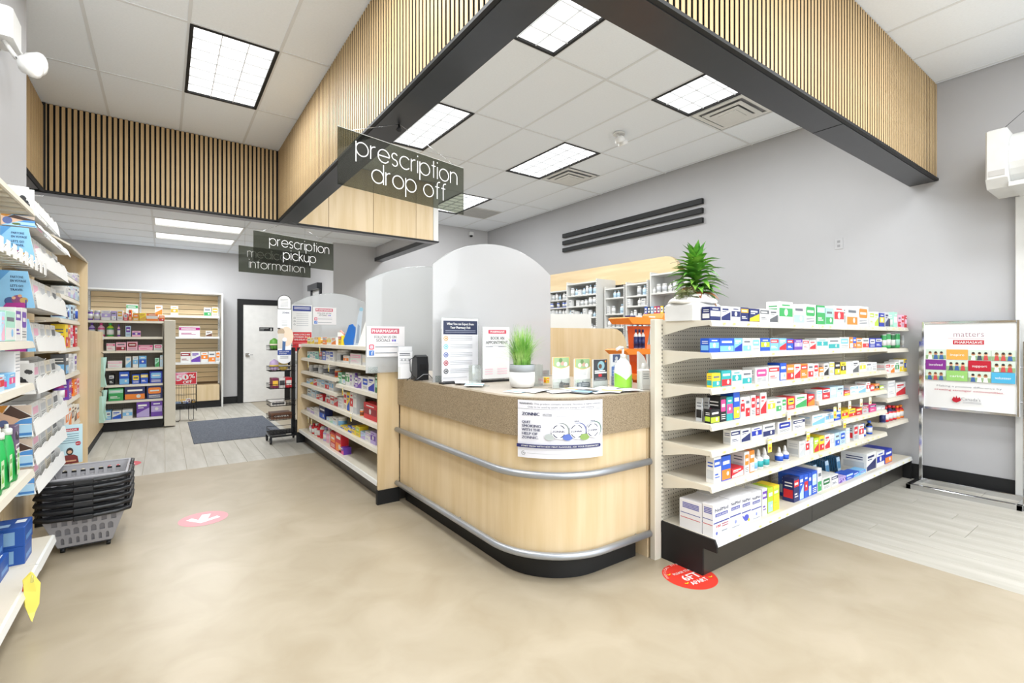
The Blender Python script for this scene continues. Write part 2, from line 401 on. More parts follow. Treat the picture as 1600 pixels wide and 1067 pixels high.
for y in ly[:-1]: g.box(-1.7, 3.43, y-.012, y+.012, LC-.0005, LC+.0115)
g.build('ceiling_grid', M_tbar, low)
# ---------------------------------------------------------------- troffers
def troffer(x0, x1, y0, y1, z, label, rows=7, cols=3, st=None, power=TROFFER_W, dark=True):
    t = thing('ceiling_light', label, 'ceiling light', ((x0+x1)/2, (y0+y1)/2, z))
    a, b_ = (x1-x0)/2-.006, (y1-y0)/2-.006; f = .026
    fr = B(); 
    for p in ((-a, -a+f, -b_, b_), (a-f, a, -b_, b_), (-a+f, a-f, -b_, -b_+f), (-a+f, a-f, b_-f, b_)): fr.box(*p, -.006, .03)
    fr.build('frame', M_black if dark else M_white, t)
    B().box(-a+f, a-f, -b_+f, b_-f, .014, .02).build('diffuser', M_diff, t)
    lv = B(); W, H = 2*(a-f), 2*(b_-f)
    for k in range(1, cols): x = -a+f+W*k/cols; lv.box(x-.003, x+.003, -b_+f, b_-f, .0, .013)
    for k in range(1, rows): y = -b_+f+H*k/rows; lv.box(-a+f, a-f, y-.003, y+.003, .0005, .0135)
    lv.build('louvre', mat('louvre_grey', 'dcdfe2', .5), t)
    l = area_light(0, 0, -.02, 2*a-.06, 2*b_-.06, power); l.parent = t
    return t
LN = {(0, 3): 'ceiling light over the aisle left of the slatted beam', (3, 1): 'ceiling light at the inner corner of the black beams, top of the frame',
 (6, 1): 'ceiling light tucked against the right beam beside the square vent', (6, 3): 'ceiling light above the pharmacy with a vent at its corner',
 (3, 3): 'ceiling light partly hidden behind the left beam above the drop off sign', (6, 5): 'farthest ceiling light behind the drop off sign'}
LB = {(0, 1): 'ceiling light just above the camera on its left side', (-2, 1): 'ceiling light above the near left shelving, out of the frame', (0, -1): 'ceiling light one bay behind the camera, left', (3, -1): 'ceiling light one bay behind the camera, middle', (6, -1): 'ceiling light one bay behind the camera, right',
 (0, -3): 'ceiling light nearest the shop front, left', (3, -3): 'ceiling light nearest the shop front, middle', (6, -3): 'ceiling light nearest the shop front, right'}
for k, j in troff:
    if j >= 5 and k < 5: continue
    troffer(cx_(k), cx_(k+1), cy_(j), cy_(j+1), HC, LN.get((k, j), LB.get((k, j), 'ceiling light out of the frame')))
troffer(-.14, 1.09, ly[3], ly[4], LC, 'nearer of two bright strip lights on the low ceiling', 1, 1, dark=False, power=40)
troffer(-.14, 1.09, ly[5], ly[6], LC, 'farther of two bright strip lights on the low ceiling', 1, 1, dark=False, power=40)
# vents (square cone diffusers with a filler tile)
def vent(k, j, label, flat=False):
    x0, y1 = cx_(k), cy_(j+1); s = .62
    t = thing('ceiling_vent', label, 'ceiling vent', (x0+.325, y1-.325, HC))
    if flat:
        B().box(-.31, .31, -.31, .31, .0, .02).build('face_plate', mat('grey_vent_mesh', 'b4b4b2', .6), t)
        B().box(-.325, -.31, -.325, .325, -.004, .02).box(.31, .325, -.325, .325, -.004, .02).box(-.31, .31, -.325, -.31, -.004, .02).box(-.31, .31, .31, .325, -.004, .02).build('frame', M_white, t)
    else:
        for i, (a, z) in enumerate(((.30, .0), (.22, -.014), (.155, -.026))):
            bq = B(); c = a-.05
            for q in ((-a, a, -a, -c), (-a, a, c, a), (-a, -c, -c, c), (c, a, -c, c)):
                bq.box(*q, z, z+.006)
            bq.build('cone_ring', M_white, t)
        B().box(-.105, .105, -.105, .105, -.034, -.028).build('centre_plate', M_white, t)
        B().box(-.3, .3, -.3, .3, .018, .024).build('throat', mat('vent_throat', 'a2a2a5', .7), t)
        B().box(-.02, .02, -.02, .02, -.028, .02).build('stem', M_white, t)
    tile(x0, x0+GP, cy_(j), cy_(j)+.65, HC+.004, deck)
vent(7, 1, 'square white cone vent beside the light nearest the right beam')
vent(7, 3, 'square white cone vent at the corner of the middle pharmacy light')
vent(7, 5, 'flat grey square return grille beside the farthest ceiling light', True)
# ---------------------------------------------------------------- slatted bulkheads
def slat_wall(name, length, z0, z1, loc, rz, pitch=.0475, sw=.029, n_off=0):
    """bulkhead face; slats face local -y, run along local +x; returns thing"""
    t = struct(B().box(0, length, 0, .012, z0, z1).build(name, M_slatback, None, loc, rz))
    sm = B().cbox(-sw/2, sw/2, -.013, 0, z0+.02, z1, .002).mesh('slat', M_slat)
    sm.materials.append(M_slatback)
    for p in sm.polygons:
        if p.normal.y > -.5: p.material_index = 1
    k = 0; x = pitch/2+n_off
    while x < length-.01:
        link('slat', sm, t, (x, 0, 0)); x += pitch
    B().box(-.026, length, -.026, 0, z0, z0+.02).build('bottom_trim', M_black, t)
    return t
BZ = 2.92
slat_wall('trim_slats_left_beam', YB-1.41, BZ, HC, (1.23, YB, 0), -PI/2)      # faces -X, runs toward the camera
slat_wall('trim_slats_right_beam', XR-1.23, BZ, HC, (1.23, 1.41, 0), 0)
slat_wall('trim_slats_rear_beam', 1.23+1.03, BZ, HC, (-1.03, YB, 0), 0)
slat_wall('trim_slats_left_return', .85, BZ, HC-.03, (-1.03, YB-.85, 0), PI/2)
B().box(-.02, .03, -.03, 0, BZ, HC).build('corner_post', M_black, bpy.data.objects['trim_slats_rear_beam'])
# beam bodies
bm = struct(B().prism([(1.242, 1.422), (XR, 1.422), (XR, 1.61), (1.44, 1.61), (1.44, YB), (1.242, YB)], 'z', BZ+.03, HC).build('trim_beam', mat('beam_inner_paint', 'b9b6b0', .6)))
sf = B(); sf.box(1.232, 1.44, 1.61, YB, BZ-.004, BZ+.03); sf.box(1.232, XR, 1.412, 1.61, BZ-.004, BZ+.03)
sf.build('soffit', M_soffit, bm)
for x in (3.9,): B().box(x, x+.004, 1.412, 1.61, BZ-.006, BZ-.0035).build('soffit_seam', M_black, bm)
# rear bulkhead with maple panels right of the left beam
rb = struct(B().box(-1.7, 3.55, YB+.012, 7.1, BZ+.03, HC).build('trim_rear_bulkhead', M_wallw))
B().box(-1.7, -1.06, YB, YB+.012, BZ+.01, HC).build('painted_face', M_wallw, rb)
for a, b_ in ((1.44, 1.857), (1.863, 2.49), (2.496, 3.165), (3.171, 3.46)):
    B().cbox(a, b_, YB-.006, YB+.012, BZ+.02, HC-.005, .002).build('maple_panel', M_maple, rb)
B().box(3.466, 3.55, YB-.006, YB+.012, BZ+.02, HC-.005).build('end_panel', M_white, rb)
B().box(-1.7, 3.56, YB-.012, 7.1, BZ, BZ+.02).build('bottom_trim', M_black, rb)
B().box(-1.7, 3.54, YB+.02, 7.1, BZ-.003, BZ).build('underside', mat('grey_underside', '9c9ea8', .4), rb)
sb = struct(B().box(3.43, 3.55, 7.1, 9.4, 2.99, HC).build('trim_side_bulkhead', M_wallw))
B().box(3.40, 3.56, 7.1, 9.4, 2.92, 2.99).build('bottom_trim', M_soffit, sb)
# door at the back
d = struct(B().box(1.39, 2.21, 11.86, 11.9, 0.01, 2.12).build('door_1', mat('white_door_paint', 'f0efec', .45)))
fr = B(); fr.box(1.28, 1.385, 11.84, 11.9, 0, 2.24).box(2.215, 2.32, 11.84, 11.9, 0, 2.24).box(1.385, 2.215, 11.84, 11.9, 2.125, 2.24); fr.build('door_frame', M_black, d)
B().box(1.43, 1.50, 11.835, 11.86, 1.0, 1.07).build('latch_plate', M_chrome, d)
B().tube([(1.465, 11.83, 1.035), (1.465, 11.80, 1.035), (1.57, 11.80, 1.035)], .009).build('handle', M_chrome, d)
a = Art(); a.rect(0, 0, .28, .085, 'black'); a.text('WASHROOM', .015, .05, .02, 'white', bold=.01); a.text('STAFF', .015, .018, .02, 'white'); a.circ(.235, .058, .010, 'white').rect(.222, .014, .248, .046, 'white')
a.build('door_sign', d, (1.70, 11.859, 1.55))
# projecting black door head on the jog wall
dh = B(); dh.box(2.50, 2.6, 10.2, 11.0, 2.40, 2.52); dh.box(2.56, 2.6, 10.2, 10.3, 0, 2.40); dh.box(2.56, 2.6, 10.9, 11.0, 0, 2.40)
struct(dh.build('door_2', M_soffit)); B().box(2.585, 2.6, 10.3, 10.9, .01, 2.40).build('door_leaf', M_bwhite, bpy.data.objects['door_2'])
# three black wall bars
for z, nm in ((3.297, 'top'), (3.165, 'middle'), (3.032, 'lowest')):
    t = B().cbox(XR-.05, XR, 3.885, 6.77, z-.036, z+.036, .004).build('wall_bar', M_black)
    tag(t, f'{nm} of three long black bars mounted on the grey wall', 'wall decoration', 'black bars on the grey wall')
# outlet on the right wall
t = thing('wall_outlet', 'small grey duplex outlet high on the right grey wall', 'outlet', (XR, 2.235, 2.445))
B().cbox(-.006, 0, -.04, .04, -.06, .06, .002).build('cover_plate', mat('outlet_grey', 'b4b4b6', .5), t)
for z in (.022, -.026): B().box(-.008, -.006, -.014, .014, z-.013, z+.013).build('socket', mat('outlet_dark', '8e8e90', .5), t)
# ================================================================ SHELVING
def shelf_unit(name, label, cat, loc, rz, bays, D, H, steel=M_cream, deck=None, peg_=M_peg, kick=M_kick, zbase=.16, dup=.03, updepth=None, lip=.036, back_z0=.16, posts=True, slope=True, post_w=.03):
    """bays: [(x0, x1, [z, ...])]; local x along the run, front at y=0, back at y=D; lowest z is the deep base deck"""
    deck = deck or M_creamd
    t = thing(name, label, cat, loc, rz)
    Xa, Xb = bays[0][0], bays[-1][1]; ud = updepth or D-dup
    if kick: 
        for (x0, x1, zs) in bays: B().box(x0+.002, x1-.002, .07, D-.02, 0, zbase-.035).build('kick_panel', kick, t)
    for (x0, x1, zs) in bays:
        if peg_: B().box(x0+.012, x1-.012, D-.012, D, back_z0, H-.01).build('back_panel', peg_, t)
        for i, z in enumerate(zs):
            base = i == len(zs)-1 and z < .3; y0 = 0 if base else D-ud
            s = B().cbox(x0+.003, x1-.003, y0+.008, D-.013, z-.028, z, .002).build('shelf', deck, t)
            r = B(); g = .001
            r.prism([(y0+.0075, z-.0008), (y0-.004, z-.003), (y0-.012, z-lip), (y0-.004, z-lip-.003), (y0+.0075, z-.028)], 'x', x0+.003, x1-.003); r.build('price_rail', M_white if steel is M_white else M_cream if not base else M_white, s)
            if not base and slope:
                for xx in (x0+.0035, x1-.0065): B().prism([(y0+.012, z-.001), (D-.013, z+.01), (D-.013, z-.095), (y0+.13, z-.040), (y0+.012, z-.03)], 'x', xx, xx+.003).build('bracket', steel, s)
    if posts:
        ps = [Xa]+[b_[1] for b_ in bays]
        for k, x in enumerate(ps):
            u = B(); a = x-post_w/2; u.cbox(a, a+post_w, D-.03, D+.02, 0, H, .002); u.build('upright', steel, t)
            sl = B(); z = .2
            while z < H-.03: sl.box(x-.003, x+.003, D-.031, D-.029, z, z+.012); z += .026
            q = sl.build('slot_strip', M_black, t); q['kind'] = 'stuff'
    return t
# ---- right gondola (faces the front of the shop)
RG = shelf_unit('shelving_unit', 'long cream pegboard shelving unit of medicine right of the curved counter', 'shelving unit', (2.585, 1.585, 0), 0,
    [(0, 1.42, [1.505, 1.314, 1.105, .893, .739, .532, .225]), (1.42, 2.85, [1.505, 1.314, 1.105, .925, .739, .532, .225]), (2.85, 3.44, [1.505, 1.30, 1.065, .835, .60, .225])],
    .395, 1.52, zbase=.19, updepth=.365)
for q in [o for o in RG.children if o.name.startswith('kick_panel')]: q.scale = (1, 1, 1)
e = B(); e.box(-.012, 0, .07, .36, .0, .165); e.prism([(-.02, .165), (.36, .165), (.36, .235), (-.005, .235), (-.02, .20)], 'x', -.014, 0); e.build('black_end_cap', M_black, RG)
e = B(); e.box(3.44, 3.455, 0, .39, 0, .215); e.build('black_end_cap', M_black, RG)
e = B().cbox(-.075, -.017, .36, .40, 0, 1.52, .003).build('end_upright', M_cream, RG)
B().box(-.017, 3.44, .396, .415, .02, 1.50).build('rear_skin', M_cream, RG)
# ---- middle gondola (faces the left aisle)
MG = shelf_unit('shelving_unit', 'cream shelving unit with maple end, left of the counter facing the aisle', 'shelving unit', (1.47, 6.92, 0), -PI/2,
    [(0, 1.62, [1.324, 1.14, .966, .806, .65, .44, .185]), (1.62, 2.93, [1.324, 1.14, .912, .65, .44, .185])], .45, 1.34, peg_=mat('tan_back_panel', 'b3a68e', .5), zbase=.17, updepth=.42, post_w=.02)
e = B(); pts = [(.0, .14), (.46, .14), (.46, 1.30), (.14, 1.30)]+[(.12+.11*math.cos(math.radians(a)), 1.19+.11*math.sin(math.radians(a))) for a in (100, 120, 140, 160, 180)]
e.prism([(p[0]-.02, p[1]) for p in pts], 'x', -.03, -.004); e.build('end_panel', M_maple, MG)
B().box(-.03, -.004, -.03, .4, 0, .14).build('end_kick', M_black, MG)
# ---- maple end panel between gondola and counter
t = thing('end_panel', 'tall narrow maple panel between middle shelving and curved counter', 'panel', (1.46, 3.95, 0))
B().cbox(0, .185, 0, .03, .12, 1.205, .002).build('panel', M_maple, t); B().box(-.01, .185, -.008, .03, 0, .12).build('kick', M_black, t)
# ---- back gondola
BG = shelf_unit('shelving_unit', 'pegboard shelving unit of pads and soaps in front of the slat wall', 'shelving unit', (-1.35, 9.33, 0), 0,
    [(0, 1.34, [1.665, 1.42, 1.21, .948, .696, .455, .18])], .45, 1.68, peg_=M_pegd, kick=M_black, zbase=.165, updepth=.40)
B().cbox(1.355, 1.50, -.03, .45, .02, 1.68, .004).build('side_panel', M_cream, BG)
# ---- slat wall unit at the back
t = thing('slatwall_unit', 'maple slat wall shelving with white frame against the back wall', 'shelving unit', (-1.12, 11.42, 0))
for x0, x1 in ((.02, .735), (.765, 2.04)):
    z = .50
    while z < 2.24:
        B().box(x0, x1, .44, .456, z, z+.09).build('slat_board', M_maple_h, t); z += .099
    B().box(x0, x1, .458, .47, .45, 2.26).build('back_panel', mat('dark_groove', '6b5438', .7), t)
    for z in (1.84, 1.426, .914):
        s = B().cbox(x0, x1, .08, .44, z-.025, z, .002).build('shelf', M_white, t); B().box(x0, x1, .068, .08, z-.04, z+.001).build('price_rail', M_white, s)
    cb = B().cbox(x0, x1, .05, .47, .14, .45, .003).build('base_cabinet', M_maple, t)
    B().tube([((x0+x1)/2-.06, .05, .30), ((x0+x1)/2-.06, .03, .30), ((x0+x1)/2+.06, .03, .30), ((x0+x1)/2+.06, .05, .30)], .004, 6).build('pull_handle', M_chrome, cb)
for x in (0, .75, 2.055):
    B().box(x-.014, x+.014, .40, .455, .45, 2.28).build('upright', M_white, t)
    sl = B(); z = .5
    while z < 2.2: sl.box(x-.003, x+.003, .398, .40, z, z+.015); z += .035
    sl.build('slot_strip', M_black, t)['kind'] = 'stuff'
B().box(-.02, 2.10, .05, .47, 2.28, 2.31).build('top_board', M_white, t)
B().box(2.07, 2.10, .0, .47, 0.0, 2.28).build('side_panel', M_white, t)
B().box(0, 2.07, .08, .47, 0, .14).build('kick', M_black, t)
# ---- left gondola
LG = shelf_unit('shelving_unit', 'near left white shelving unit cut by the left frame edge', 'shelving unit', (-.545, 1.2, 0), PI/2,
    [(0, 1.15, [2.08, 1.81, 1.385, 1.165, .71, .20]), (1.15, 2.36, [2.08, 1.81, 1.385, 1.165, .71, .20])], .50, 2.1, peg_=M_maple, kick=None, zbase=.16, updepth=.48)
s = B().cbox(2.363, 2.83, .008, .49, .172, .20, .002).build('shelf', M_creamd, LG); B().prism([(.008, .201), (-.004, .197), (-.012, .158), (.008, .155)], 'x', 2.363, 2.83).build('price_rail', M_white, s)
B().box(0, 2.80, .22, .49, 0, .165).build('kick_panel', M_black, LG)
B().cbox(2.37, 2.83, .44, .49, .2, 2.05, .002).build('back_box', M_maple, LG)
LG2 = shelf_unit('shelving_unit', 'tall shelving unit with chamfered maple end panel beyond the cardboard bins', 'shelving unit', (-.60, 4.03, 0), PI/2,
    [(.92, 1.95, [1.908, 1.74, 1.555, 1.322, 1.107, .892, .66, .40, .19])], .44, 2.2, peg_=M_maple, kick=M_black, zbase=.17, updepth=.40)
e = B(); e.prism([(-.02, 0.0), (.44, 0.0), (.44, 2.24), (.20, 2.24), (-.02, 2.10)], 'x', 1.97, 1.995); e.build('end_panel', M_maple, LG2)
B().prism([(.20, 2.24), (.20, 2.255), (-.025, 2.112), (-.02, 2.10)], 'x', .92, 2.0).build('canopy_edge', M_cream, LG2)
B().box(.92, 1.97, .2, .44, 2.225, 2.24).build('canopy', M_cream, LG2)
t = thing('partition', 'low plain maple partition with rounded end beyond the tall left shelving', 'partition', (-.76, 7.0, 0))
B().prism([(0, .1), (2.4, .1)]+[(2.4-.13+.13*math.cos(math.radians(a)), 1.36+.13*math.sin(math.radians(a))) for a in (0, 20, 45, 70, 90)]+[(0, 1.49)], 'x', 0, .03).tf(Matrix(((1, 0, 0, 0), (0, 1, 0, 0), (0, 0, 1, 0), (0, 0, 0, 1)))).build('panel', M_maple, t)
B().box(-.25, 0, 2.37, 2.4, .1, 1.45).build('return_panel', M_maple, t); B().box(-.22, .025, 0, 2.38, 0, .1).build('kick', M_black, t)
for k, z in enumerate((1.40, 1.06, .76)):
    B().box(.03, .034, 2.28, 2.36, z-.03, z+.03).build('price_card', M_paper, t)
# ================================================================ COUNTER
def cpath(o, x_end=2.53, y_end=3.94, n=14):
    cx0, cy0, R = 2.09, 2.45, .44
    p = [(1.65-o, y_end), (1.65-o, 3.2), (1.65-o, cy0)]
    p += [(cx0-(R+o)*math.cos(math.radians(90*k/n)), cy0-(R+o)*math.sin(math.radians(90*k/n))) for k in range(1, n)]
    return p+[(cx0, cy0-R-o), (x_end, cy0-R-o)]
def strip(b_, p_out, p_in, z0, z1, col=None, smooth=True):
    n = len(p_out); v = [(x, y, z0) for x, y in p_out]+[(x, y, z1) for x, y in p_out]+[(x, y, z0) for x, y in p_in]+[(x, y, z1) for x, y in p_in]
    o_ = [(k, k+1, n+k+1, n+k) for k in range(n-1)]
    b_.add(v, [f[::-1] for f in o_]+[tuple(2*n+i for i in f) for f in o_], col, smooth)
    b_.add(v, [(n+k, n+k+1, 3*n+k+1, 3*n+k) for k in range(n-1)]+[(k, 2*n+k, 2*n+k+1, k+1) for k in range(n-1)]+[(0, n, 3*n, 2*n), (n-1, 3*n-1, 4*n-1, 2*n-1)], col)
    return b_
ct = thing('service_counter', 'curved maple pharmacy counter with speckled stone top and two metal rails', 'counter', (0, 0, 0))
strip(B(), cpath(0, 2.504), cpath(-.03, 2.504), .13, .84).build('front_panel', M_maple, ct)
strip(B(), cpath(-.05, 2.46), cpath(-.08, 2.46), 0, .13).build('kick', M_black, ct)
strip(B(), cpath(.022, 2.56), cpath(-.03, 2.56), .832, 1.056).build('stone_fascia', M_stone, ct)
wt = cpath(-.0302, 2.56)+[(2.56, 2.041), (2.95, 2.041), (2.95, 3.94)]
B().prism(wt, 'z', 1.035, 1.056).build('worktop', M_stonetop, ct)
B().box(2.505, 2.565, 2.002, 2.6, 0, .831).build('end_panel', M_maple, ct)
B().box(2.90, 2.94, 2.05, 3.93, 0, 1.034).build('rear_support', M_maple, ct)
for z in (.62, .165):
    p = [(x, y, z) for x, y in cpath(.035, 2.495, 3.93, 18)]
    # densify straight runs are fine
    rl = B().tube(p, .021, 12).build('bumper_rail', M_rail, ct)
    q = B()
    for x, y in ((1.65, 3.7), (1.65, 2.9), (2.4, 2.01)):
        dx, dy = (-.02, 0) if y > 2.4 else (0, -.02); q.tube([(x, y, z), (x+dx, y+dy, z)], .01, 8)
    q.build('rail_bracket', M_rail, rl)
# staff-side rear counter and fittings
t = thing('dispensing_bench', 'pale bench behind the acrylic shields on the staff side', 'bench', (3.4, 5.4, 0))
B().box(0, 1.2, 0, .6, 0, 1.0).build('cabinet', M_cream, t); B().box(-.02, 1.22, -.02, .62, 1.0, 1.04).build('top', M_white, t)
# ================================================================ ACRYLIC SHIELDS
def shield(name, label, x0, x1, y, z0, zs, zp, m, slot=True):
    t = thing(name, label, 'acrylic shield', ((x0+x1)/2, y, z0)); w2 = (x1-x0)/2; n = 26; s = zs-z0; p = zp-zs
    R = (w2*w2+p*p)/(2*p)
    pts = [(-w2, 0)]+([(-.3, 0), (-.3, .0), (.3, .0), (.3, 0)] if not slot else [])+[(w2, 0)]
    for k in range(n+1):
        x = w2-2*w2*k/n; pts.append((x, s+p-R+math.sqrt(max(R*R-x*x, 0))))
    B().prism(pts, 'y', -.003, .003).build('sheet', m, t)
    B().tube([(a, 0, c) for a, c in pts[1:]], .0032, 6).build('polished_edge', M_clear, t)
    for xx in (-w2+.06, w2-.06): B().box(xx-.04, xx+.04, -.05, .05, 0, .006).box(xx-.04, xx+.04, -.008, -.0035, 0, .05).box(xx-.04, xx+.04, .0035, .008, 0, .05).build('foot_clamp', M_clear, t)
    return t
shield('counter_shield', 'largest arched hazy acrylic shield standing on the stone counter', 1.685, 2.87, 3.39, 1.057, 1.97, 2.185, M_shield)
shield('counter_shield', 'arched acrylic shield above the narrow maple panel, social media sign on it', 1.345, 2.53, 3.925, 1.11, 1.87, 2.03, M_shield1)
shield('counter_shield', 'farthest arched acrylic shield behind the rolling snack rack', 1.46, 2.64, 7.38, 1.03, 1.87, 2.06, M_shield1)
bpy.data.objects['counter_shield.001']['note'] = ''
del bpy.data.objects['counter_shield.001']['note']
t = thing('staff_counter', 'low white staff counter behind the middle shelving', 'counter', (2.0, 4.2, 0))
B().box(0, .5, 0, 3.0, 0, .98).build('cabinet', M_cream, t); B().box(-.02, .52, -.02, 3.02, .98, 1.02).build('top', M_stonetop, t)
# ================================================================ HANGING SIGNS
def hang_sign(label, p0, p1, z0, z1, words, hts, wires, hcap):
    dx, dy = p1[0]-p0[0], p1[1]-p0[1]; L_ = math.hypot(dx, dy); t = thing('hanging_sign', label, 'hanging sign', (p0[0], p0[1], z0), math.atan2(dy, dx))
    H_ = z1-z0; B().box(0, L_, -.003, .003, 0, H_).build('smoked_panel', M_smoke, t)
    e = B().box(-.001, L_+.001, -.0035, .0035, H_, H_+.003); e.build('edge', mat('acrylic_edge', 'c9ccc4', .2), t)
    b_ = B()
    for wd, (cx0, cz) in zip(words, hts): sign_word(b_, wd, cx0*L_, cz*H_, hcap)
    b_.build('lettering', mat('white_vinyl_letters', 'fafafa', .4), t)
    for a, c in wires:
        B().tube([(a*L_, 0, H_), c], .0016, 5).build('wire', M_chrome, t)
    return t
import math as _m
hang_sign('smoked acrylic sign reading prescription drop off, nearest the camera', (.885, 3.1), (1.905, 3.30), 2.365, 2.727, ['prescription', 'drop off'], [(.525, .60), (.525, .19)], [(.08, (.49, .06, .55)), (.92, (.50, .06, .55))], .088)
t = bpy.data.objects['hanging_sign']
B().lathe([(.012, 0), (.022, .01), (.010, .03), (.006, .05)], (.49, .06, .50), 10).build('ceiling_hook', M_black, t)
hang_sign('smoked acrylic sign reading prescription pickup', (.867, 6.48), (1.885, 6.81), 2.32, 2.685, ['prescription', 'pickup'], [(.555, .60), (.545, .19)], [(.08, (.55, .15, .6)), (.92, (.55, .15, .6))], .084)
hang_sign('smoked acrylic sign reading medication information, behind the pickup sign', (.832, 7.57), (1.806, 7.74), 2.31, 2.67, ['medication', 'information'], [(.50, .60), (.52, .19)], [(.08, (.08, 0, .89)), (.92, (.9, 0, .89))], .084)
# ================================================================ LEFT WALL EMERGENCY LIGHT
t = thing('emergency_light', 'white twin head emergency light high on the left wall', 'emergency light', (-.80, 3.98, 3.02))
hb = B().cbox(0, .09, -.02, .20, .12, .30, .01); hb.build('housing', M_bwhite, t)
for y, z, rx in ((.22, .10, 0), (.08, .02, 0)):
    h = B().lathe([(.02, 0), (.05, .02), (.065, .07), (.065, .085), (.05, .09)], (0, 0, 0), 14)
    h.tf(Matrix.Translation((.10, y, z)) @ Matrix.Rotation(math.radians(100), 4, 'Y') @ Matrix.Rotation(.4, 4, 'X')); h.build('lamp_head', M_bwhite, t)
    B().tube([(.04, y-.03, z+.10), (.09, y, z+.02)], .012, 8).build('swivel', M_bwhite, t)
B().tube([(.09, .05, .04), (.12, .12, .0), (.10, .2, .06)], .0025, 6).build('cable', M_wire, t)
# emergency head on the pharmacy ceiling
t = thing('emergency_light', 'small round twin head emergency light on the pharmacy ceiling', 'emergency light', (4.42, 3.95, HC))
B().lathe([(.07, -.02), (.07, 0)], n=16).build('base_plate', M_bwhite, t)
for dx, dy in ((-.09, -.04), (.07, .0)):
    h = B().lathe([(.015, 0), (.05, .02), (.062, .06), (.055, .075)], n=14); h.tf(Matrix.Translation((dx*.6, dy, -.06)) @ Matrix.Rotation(math.radians(150), 4, 'Y')); h.build('lamp_head', M_bwhite, t)
    B().tube([(dx*.3, 0, -.02), (dx*.6, dy, -.06)], .012, 8).build('swivel', M_bwhite, t)
t = thing('security_camera', 'small white dome security camera high on the rear pharmacy wall', 'camera', (5.6, 9.37, 3.72))
B().cbox(-.05, .05, -.05, .02, -.02, .06, .006).build('housing', M_bwhite, t); B().lathe([(.0, -.055), (.03, -.05), (.038, -.02), (.038, -.018)], (0, -.02, 0), 12).build('dome', M_black, t)
# ================================================================ ROLL SHUTTER AT THE RIGHT
t = thing('roller_shutter', 'white roller shutter housing and side guide at the right frame edge', 'roller shutter', (5.5, .96, 0))
B().cbox(0, .55, -.13, 0, 2.70, 3.10, .01).build('end_bracket', mat('shutter_white', 'd2d2cf', .5), t)
B().prism([(.06, 2.63), (.5, 2.63), (.53, 2.70), (0, 2.70)], 'y', -.13, 0).build('motor_cover', mat('shutter_white', 'd2d2cf', .5), t)
B().box(-.004, 0, -.115, -.02, 2.72, 2.765).build('cover_slot', mat('pale_grey_slot', 'b9b7b4', .6), t)
dr = B(); pr = [(.28+.25*math.cos(2*PI*k/28), 2.87+.23*math.sin(2*PI*k/28)) for k in range(28)]; dr.prism(pr, 'y', -2.6, -.131); dr.build('barrel_cover', mat('shutter_white', 'd2d2cf', .5), t)
B().box(.03, .55, -2.6, -.131, 2.625, 2.66).build('barrel_base', mat('shutter_white', 'd2d2cf', .5), t)
B().cbox(.512, .565, -.36, -.10, .0, 2.63, .004).build('side_guide', mat('shutter_white', 'd2d2cf', .5), t)
B().tube([(.02, -.11, 3.10), (.45, -.75, 3.85)], .002, 5).build('suspension_wire', M_wire, t)
# ================================================================ POSTER STAND
t = thing('poster_stand', 'chrome floor poster stand in front of the right grey wall', 'poster stand', (5.95, .84, 0))
b_ = B(); Y0, Y1, Z0, Z1 = 0, .62, .745, 1.535
for q in ((Y0-.02, Y0, Z0-.02, Z1+.02), (Y1, Y1+.02, Z0-.02, Z1+.02), (Y0, Y1, Z0-.02, Z0), (Y0, Y1, Z1, Z1+.02)): b_.cbox(-.015, .015, q[0], q[1], q[2], q[3], .002)
b_.build('frame', M_chrome, t)
for y in (-.05, .65):
    B().cbox(-.012, .018, y-.014, y+.014, .03, 1.37, .003).build('post', M_chrome, t)
    B().tube([(0, y, 1.15), (0, y+(.035 if y < 0 else -.035), 1.15)], .008, 6).tube([(0, y, .85), (0, y+(.035 if y < 0 else -.035), .85)], .008, 6).build('clamp', M_chrome, t)
bs = B(); 
for q in ((-.33, -.29, -.08, .68), (.015, .055, -.08, .68)): bs.cbox(q[0], q[1], q[2], q[3], 0, .045, .004)
for y in (-.08, .64): bs.cbox(-.33, .055, y, y+.04, 0, .045, .004)
bs.build('base', M_chrome, t)
a = Art(); W, H = .62, .79
a.rect(0, 0, W, H, 'white')
a.text('matters', W/2, H-.125, .052, '9a7b86', 'c', w=.21).rect(.17, H-.14, .42, H-.137, 'cf9aa4')
a.rect(W/2-.105, H-.195, W/2+.105, H-.155, 'b3122a').text('PHARMASAVE', W/2, H-.187, .024, 'white', 'c', .03, .19)
cols = [['photo', 'e9a24a', 'photo2', 'photo3'], ['7d2a86', 'photo2', 'b3122a', 'photo4'], ['photo4', '8fc26a', 'photo5', '4aa8cf']]
wrd = {(0, 1): 'inspire', (1, 0): 'involved', (1, 2): 'support', (2, 1): 'caring', (2, 3): 'volunteer'}
rg = random.Random(5)
def snapshot(a, x0, y0, x1, y1, rg, pal):
    """small printed photo: background, ground, a few people-like shapes"""
    a.rect(x0, y0, x1, y1, pal[0]); a.rect(x0, y0, x1, y0+(y1-y0)*.4, pal[1]); w_ = x1-x0; h_ = y1-y0
    for i in range(3):
        cx0 = x0+w_*(.22+.28*i); cc = rg.choice(pal[2:]); a.poly([(cx0-w_*.11, y0), (cx0+w_*.11, y0), (cx0+w_*.07, y0+h_*.45), (cx0-w_*.07, y0+h_*.45)], cc); a.circ(cx0, y0+h_*.58, h_*.15, rg.choice(['d9a884', 'b98460', 'e3b998']), 10); a.circ(cx0, y0+h_*.68, h_*.12, rg.choice(['3a2a22', '6a4a32', '222222']), 8)
